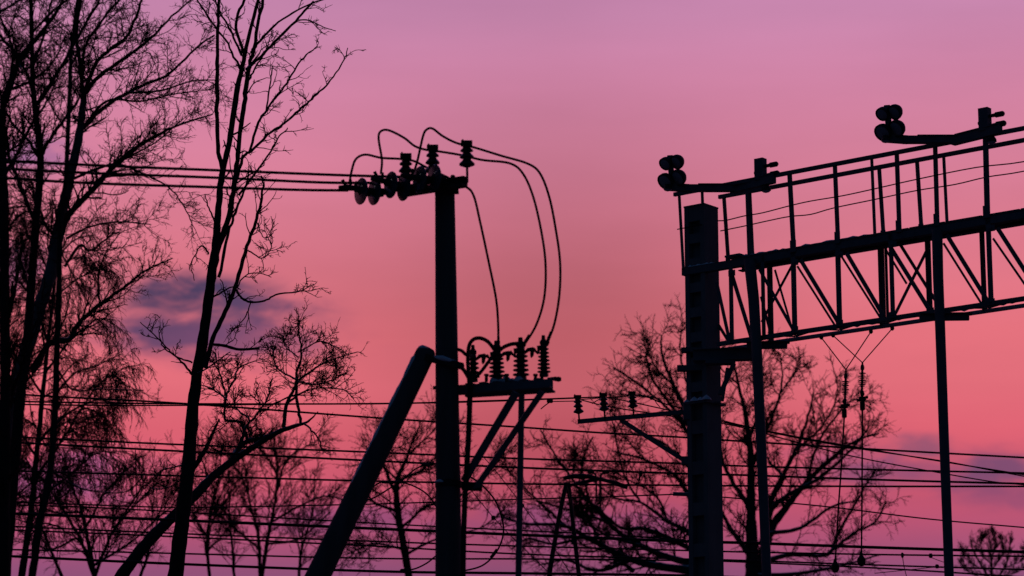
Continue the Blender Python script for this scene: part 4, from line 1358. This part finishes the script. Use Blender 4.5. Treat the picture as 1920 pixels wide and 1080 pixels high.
YL = 40.0
cable('loop_cable', 'thin round cable loop hanging right of the pole below the braces', 'cable',
      [P(880, 893, YL), P(902, 908, YL), P(928, 938, YL), P(942, 975, YL), P(943, 1005, YL), P(930, 1036, YL), P(905, 1060, YL), P(870, 1070, YL), P(840, 1072, YL)], 0.012, 6, 'slack cable loops',
      fit=loop_fit([(P(932, 1030, YL), P(920, 1046, YL))]))
cable('loop_cable', 'slack cable rising from the strut to a clamp beside the pole', 'cable',
      [P(684, 939, YL), P(704, 932, YL), P(730, 916, YL), P(752, 902, YL), P(778, 880, YL), P(800, 871, YL)], 0.011, 6, 'slack cable loops', fit=loop_fit([(P(790, 871.5, YL), P(806, 872, YL))]))
cable('loop_cable', 'slack cable curving from a clamped wire down to the pole', 'cable',
      [P(690, 920, YL), P(712, 905, YL), P(730, 903, YL), P(760, 906, YL), P(785, 916, YL), P(804, 930, YL), P(818, 950, YL), P(836, 985, YL)], 0.011, 6, 'slack cable loops',
      fit=loop_fit([(P(716, 904, YL), P(730, 904, YL)), (P(740, 904, YL), P(754, 904.5, YL))]))
cable('loop_cable', 'short cable curving under the lowest wires beside the pole foot', 'cable',
      [P(750, 1069, YL), P(776, 1067, YL), P(800, 1056, YL), P(818, 1042, YL), P(840, 1030, YL)], 0.011, 6, 'slack cable loops', fit=loop_fit([(P(752, 1069, YL), P(768, 1069, YL))]))

# ------------------------------------------------------------------ overhead wires
WG = 'railway wires across the view'


def wire(label, pts, Y, w, group=WG, ext=True, clamps=(), droppers=()):
    """pts in picture pixels, w thickness in pixels; extended past the frame where the wire runs on"""
    pts = list(pts)
    rows = [(x, y, (Y if not callable(Y) else Y(x))) for x, y in pts]
    C = catmull(rows, 7)
    P3 = [P(x, y, yy) for x, y, yy in C]
    if ext in (True, 'left') and pts[0][0] < 80:
        d = (P3[0] - P3[2]).normalized()
        P3 = [P3[0] + d * 14 + UP * 0.1, P3[0] + d * 5 + UP * 0.01] + P3
    if ext in (True, 'right') and pts[-1][0] > 1900:
        d = (P3[-1] - P3[-3]).normalized()
        P3 = P3 + [P3[-1] + d * 5 + UP * 0.01, P3[-1] + d * 14 + UP * 0.1]
    r = w * 0.55 * (Y if not callable(Y) else Y(900)) / FPX
    m = MB().tube(P3, r, 6)
    if not clamps and not droppers:
        o = m.build('overhead_wire', 'wire')
        return tag(recentre(o, P3[0]), label, 'wire', group)
    root = thing('overhead_wire', label, 'wire', P3[0], group)
    m.build('conductor', 'wire', root)
    YY_ = Y if not callable(Y) else Y(900)
    for (x, y, lx, ly) in clamps:
        c = P(x, y, YY_)
        k = YY_ / FPX
        MB().lathe(c - XX * (lx * k / 2), XX, [(0, 0.3 * ly * k), (lx * k * 0.2, 0.5 * ly * k), (lx * k * 0.8, 0.5 * ly * k), (lx * k, 0.3 * ly * k)], 8).build('wire_clamp', 'rust', root)
    for (x0, y0, x1, y1, w_) in droppers:
        MB().tube([P(x0, y0, YY_), P((x0 + x1) / 2 - 1, (y0 + y1) / 2, YY_), P(x1, y1, YY_)], w_ * 0.5 * YY_ / FPX, 5).build('dropper', 'wire', root)
    return root


# three conductors coming in from the left
TG = 'three conductors arriving from the left'
yl = lambda x: YP - 2.0 + 2.0 * min(1, max(-0.1, x / 660))
wire('top one of the three conductors arriving from the left at the pole', [(0, 301), (200, 311), (400, 319), (600, 327), (690, 330), (768, 332)], yl, 5.0, TG, 'left')
wire('middle one of the three conductors arriving from the left at the pole', [(0, 316), (160, 324), (400, 333), (600, 342), (712, 343)], yl, 5.0, TG, 'left')
wire('lowest one of the three conductors arriving from the left at the pole', [(0, 333), (160, 343), (400, 351), (560, 356), (652, 357)], yl, 5.0, TG, 'left')

Y0 = 47.0
wire('long wire dipping rightwards from beneath the cable platform to the right edge', [(0, 737), (110, 744), (350, 757), (700, 783), (960, 800), (1120, 811), (1280, 820), (1400, 828), (1650, 843), (1920, 858)], 46.0, 3.4)
wire('wire ending at the leftmost insulator of the mast bracket', [(0, 752), (160, 755), (350, 757), (700, 757), (900, 752), (1030, 748), (1083, 746)], 42.2, 3.0, ext='left', clamps=((1031, 752, 12, 8),), droppers=((1034, 752, 1014, 767, 2.2), (1034, 753, 1083, 752, 2.0)))
wire('wire ending at the middle insulator of the mast bracket, beside its twin', [(0, 758), (200, 760), (350, 760), (520, 758), (800, 755.5), (960, 751), (1131, 744)], 42.5, 2.6, ext='left', droppers=((1131, 745, 1110, 757, 2.0),))
RG = 'drop wires leaving the mast bracket'
wire('highest drop wire leaving the right insulator past the mast to the right edge', [(1186, 741), (1215, 745), (1240, 755), (1290, 769), (1380, 795), (1500, 820), (1615, 840), (1770, 866), (1920, 890)], 43.5, 2.4, RG, clamps=((1222, 746, 7, 8),), droppers=((1226, 748, 1238, 764, 1.8), (1078, 750, 1184, 742, 2.0)))
wire('middle drop wire leaving the bracket past the mast to the right edge', [(1134, 745), (1180, 753), (1290, 777), (1400, 801), (1500, 822), (1615, 842), (1765, 864), (1850, 880), (1920, 893)], 43.9, 2.2, RG)
wire('lowest drop wire crossing the others on its way down to the right edge', [(1090, 750), (1150, 764), (1290, 785), (1380, 799), (1500, 831), (1615, 859), (1765, 887), (1860, 903), (1920, 909)], 44.3, 2.2, RG)
wire('single wire fourth from the top at the pole, slightly sagging', [(0, 818), (300, 832), (700, 848), (980, 860), (1280, 869), (1400, 874), (1660, 881), (1920, 887)], 46.5, 3.4)
wire('wire carrying the two small clamps above the pantograph', [(0, 828), (300, 844), (680, 863), (980, 877), (1280, 888), (1400, 891), (1660, 900), (1920, 907)], 46.8, 3.8, clamps=((1108, 884, 13, 8), (1136, 885, 13, 8), (1201, 888, 7, 12), (799, 872, 15, 6)), droppers=((254, 843, 258, 958, 1.6), (1201, 892, 1199, 900, 4)))
wire('wire passing just below the pantograph top and the slack loops', [(0, 882), (300, 891), (660, 901), (960, 907), (1280, 910), (1400, 911), (1660, 912), (1920, 912)], 47.2, 3.4, clamps=((736, 904, 30, 6),))
wire('thin wire that rises rightwards to a dead end on the mast', [(0, 940), (300, 951), (400, 951), (700, 945), (980, 936), (1120, 932), (1262, 927)], 42.3, 2.4, ext='left')
wire('thin wire leaving the right side of the mast and falling to the right edge', [(1340, 931), (1400, 936), (1560, 951), (1740, 973), (1920, 989)], 42.6, 2.4, ext='right')
wire('thin wire running close above the thickest wire of the lower bundle', [(0, 946), (160, 951), (300, 958), (700, 981), (960, 994), (1130, 1002), (1282, 1012)], 46.2, 2.6, ext='left')
wire('thickest wire of the lower bundle, right across the picture', [(0, 962), (300, 974), (700, 991), (980, 1003), (1282, 1015), (1400, 1018), (1660, 1027), (1920, 1035)], 45.0, 5.2)
wire('first thin wire beneath the thickest one', [(0, 986), (300, 999), (700, 1015), (980, 1024), (1282, 1032), (1400, 1035), (1660, 1040), (1920, 1043)], 47.8, 3.0, clamps=((1692, 1041, 5, 10), (1745, 1042, 7, 9)), droppers=((1692, 1043, 1700, 1082, 1.6), (1745, 1045, 1775, 1056, 1.4)))
wire('second thin wire beneath the thickest one', [(0, 993), (300, 1005), (700, 1024), (980, 1039), (1282, 1048), (1400, 1051), (1660, 1060), (1920, 1068)], 48.2, 3.0, clamps=((1757, 1062, 7, 8),), droppers=((1757, 1063, 1640, 1075, 1.5),))
wire('level thin wire third beneath the thickest one', [(0, 1030), (300, 1037), (700, 1047), (980, 1048), (1282, 1051), (1400, 1054), (1660, 1066), (1920, 1082)], 48.6, 3.0)
wire('heavy wire nearest the bottom edge', [(0, 1042), (300, 1056), (700, 1071), (980, 1075), (1282, 1079), (1400, 1083), (1660, 1090), (1920, 1100)], 45.6, 4.6)
wire('faint slanting stay wire dropping rightwards behind the thin post', [(896, 845), (930, 884), (980, 948), (1030, 1015), (1060, 1060), (1080, 1092)], 50.0, 1.5, 'faint stay wires', clamps=((980, 948, 6, 8),))
wire('faint slanting stay wire beside the cable loop', [(880, 915), (925, 970), (965, 1012), (1010, 1055), (1044, 1090)], 50.4, 1.5, 'faint stay wires', clamps=((925, 971, 8, 9),))

# ------------------------------------------------------------------ pantograph frame under the wires
YN = 52.0
pan = thing('pantograph', 'dark pantograph frame with splayed legs and a bent head under the wires', 'pantograph', Vector((P(1056, 1090, YN).x, YN, 0)))
kN = YN / FPX


def leg(p):
    q = [P(x, y, YN + d) for x, y, d in p]
    e = q[-1]
    d = (q[-1] - q[0]).normalized()
    return q


m = MB()
m.tube([P(1062, 905, YN), P(1048, 970, YN), P(1034, 1050, YN), P(1028, 1092, YN)], [0.04, 0.042, 0.045, 0.045], 9)
m.build('arm', 'black', pan)
m = MB()
m.tube([P(1066, 905, YN + 0.3), P(1073, 970, YN + 0.3), P(1082, 1050, YN + 0.3), P(1087, 1092, YN + 0.3)], [0.036, 0.04, 0.042, 0.042], 9)
m.build('arm', 'black', pan)
for (x, y) in ((1043, 1000), (1076, 1015)):
    MB().box(P(x, y, YN + (0.0 if x < 1060 else 0.3)), XX, YY, UP, 0.05, 0.05, 0.05).build('joint', 'black', pan)
bz = P(1056, 1092, YN).z
MB().box(Vector((P(1056, 1092, YN).x, YN + 0.15, bz)), XX, YY, UP, 0.5, 0.5, 0.06).build('base_frame', 'black', pan)
for sx in (-1, 1):
    MB().tube([Vector((P(1056, 1092, YN).x + sx * 0.4, YN + 0.15, bz)), Vector((P(1056, 1092, YN).x + sx * 0.4, YN + 0.15, -0.05))], 0.07, 8).build('support_leg', 'black', pan)
m = MB()
m.tube([P(1056, 897, YN), P(1074, 893, YN), P(1100, 893, YN), P(1120, 897, YN)], [0.034, 0.045, 0.045, 0.034], 10)
m.tube([P(1070, 910, YN + 0.3), P(1095, 904, YN + 0.2), P(1122, 898, YN), P(1150, 904, YN), P(1176, 914, YN)], [0.03, 0.034, 0.036, 0.034, 0.03], 10)
m.build('head', 'black', pan)
MB().bar(P(1156, 907, YN), P(1177, 914, YN), 0.075, 0.07, UP).build('head_horn', 'black', pan)
for (x, s) in ((1118, -1), (1125, 1)):
    MB().tube([P(x + s * 8, 886, YN), P(x + s * 2, 889, YN), P(x, 896, YN), P(x, 920, YN), P(x, 940, YN)], 0.016, 6).build('spring_rod', 'black', pan)
MB().tube([P(1062, 908, YN), P(1066, 930, YN + 0.15), P(1072, 960, YN + 0.3)], 0.02, 6).build('tie_rod', 'black', pan)
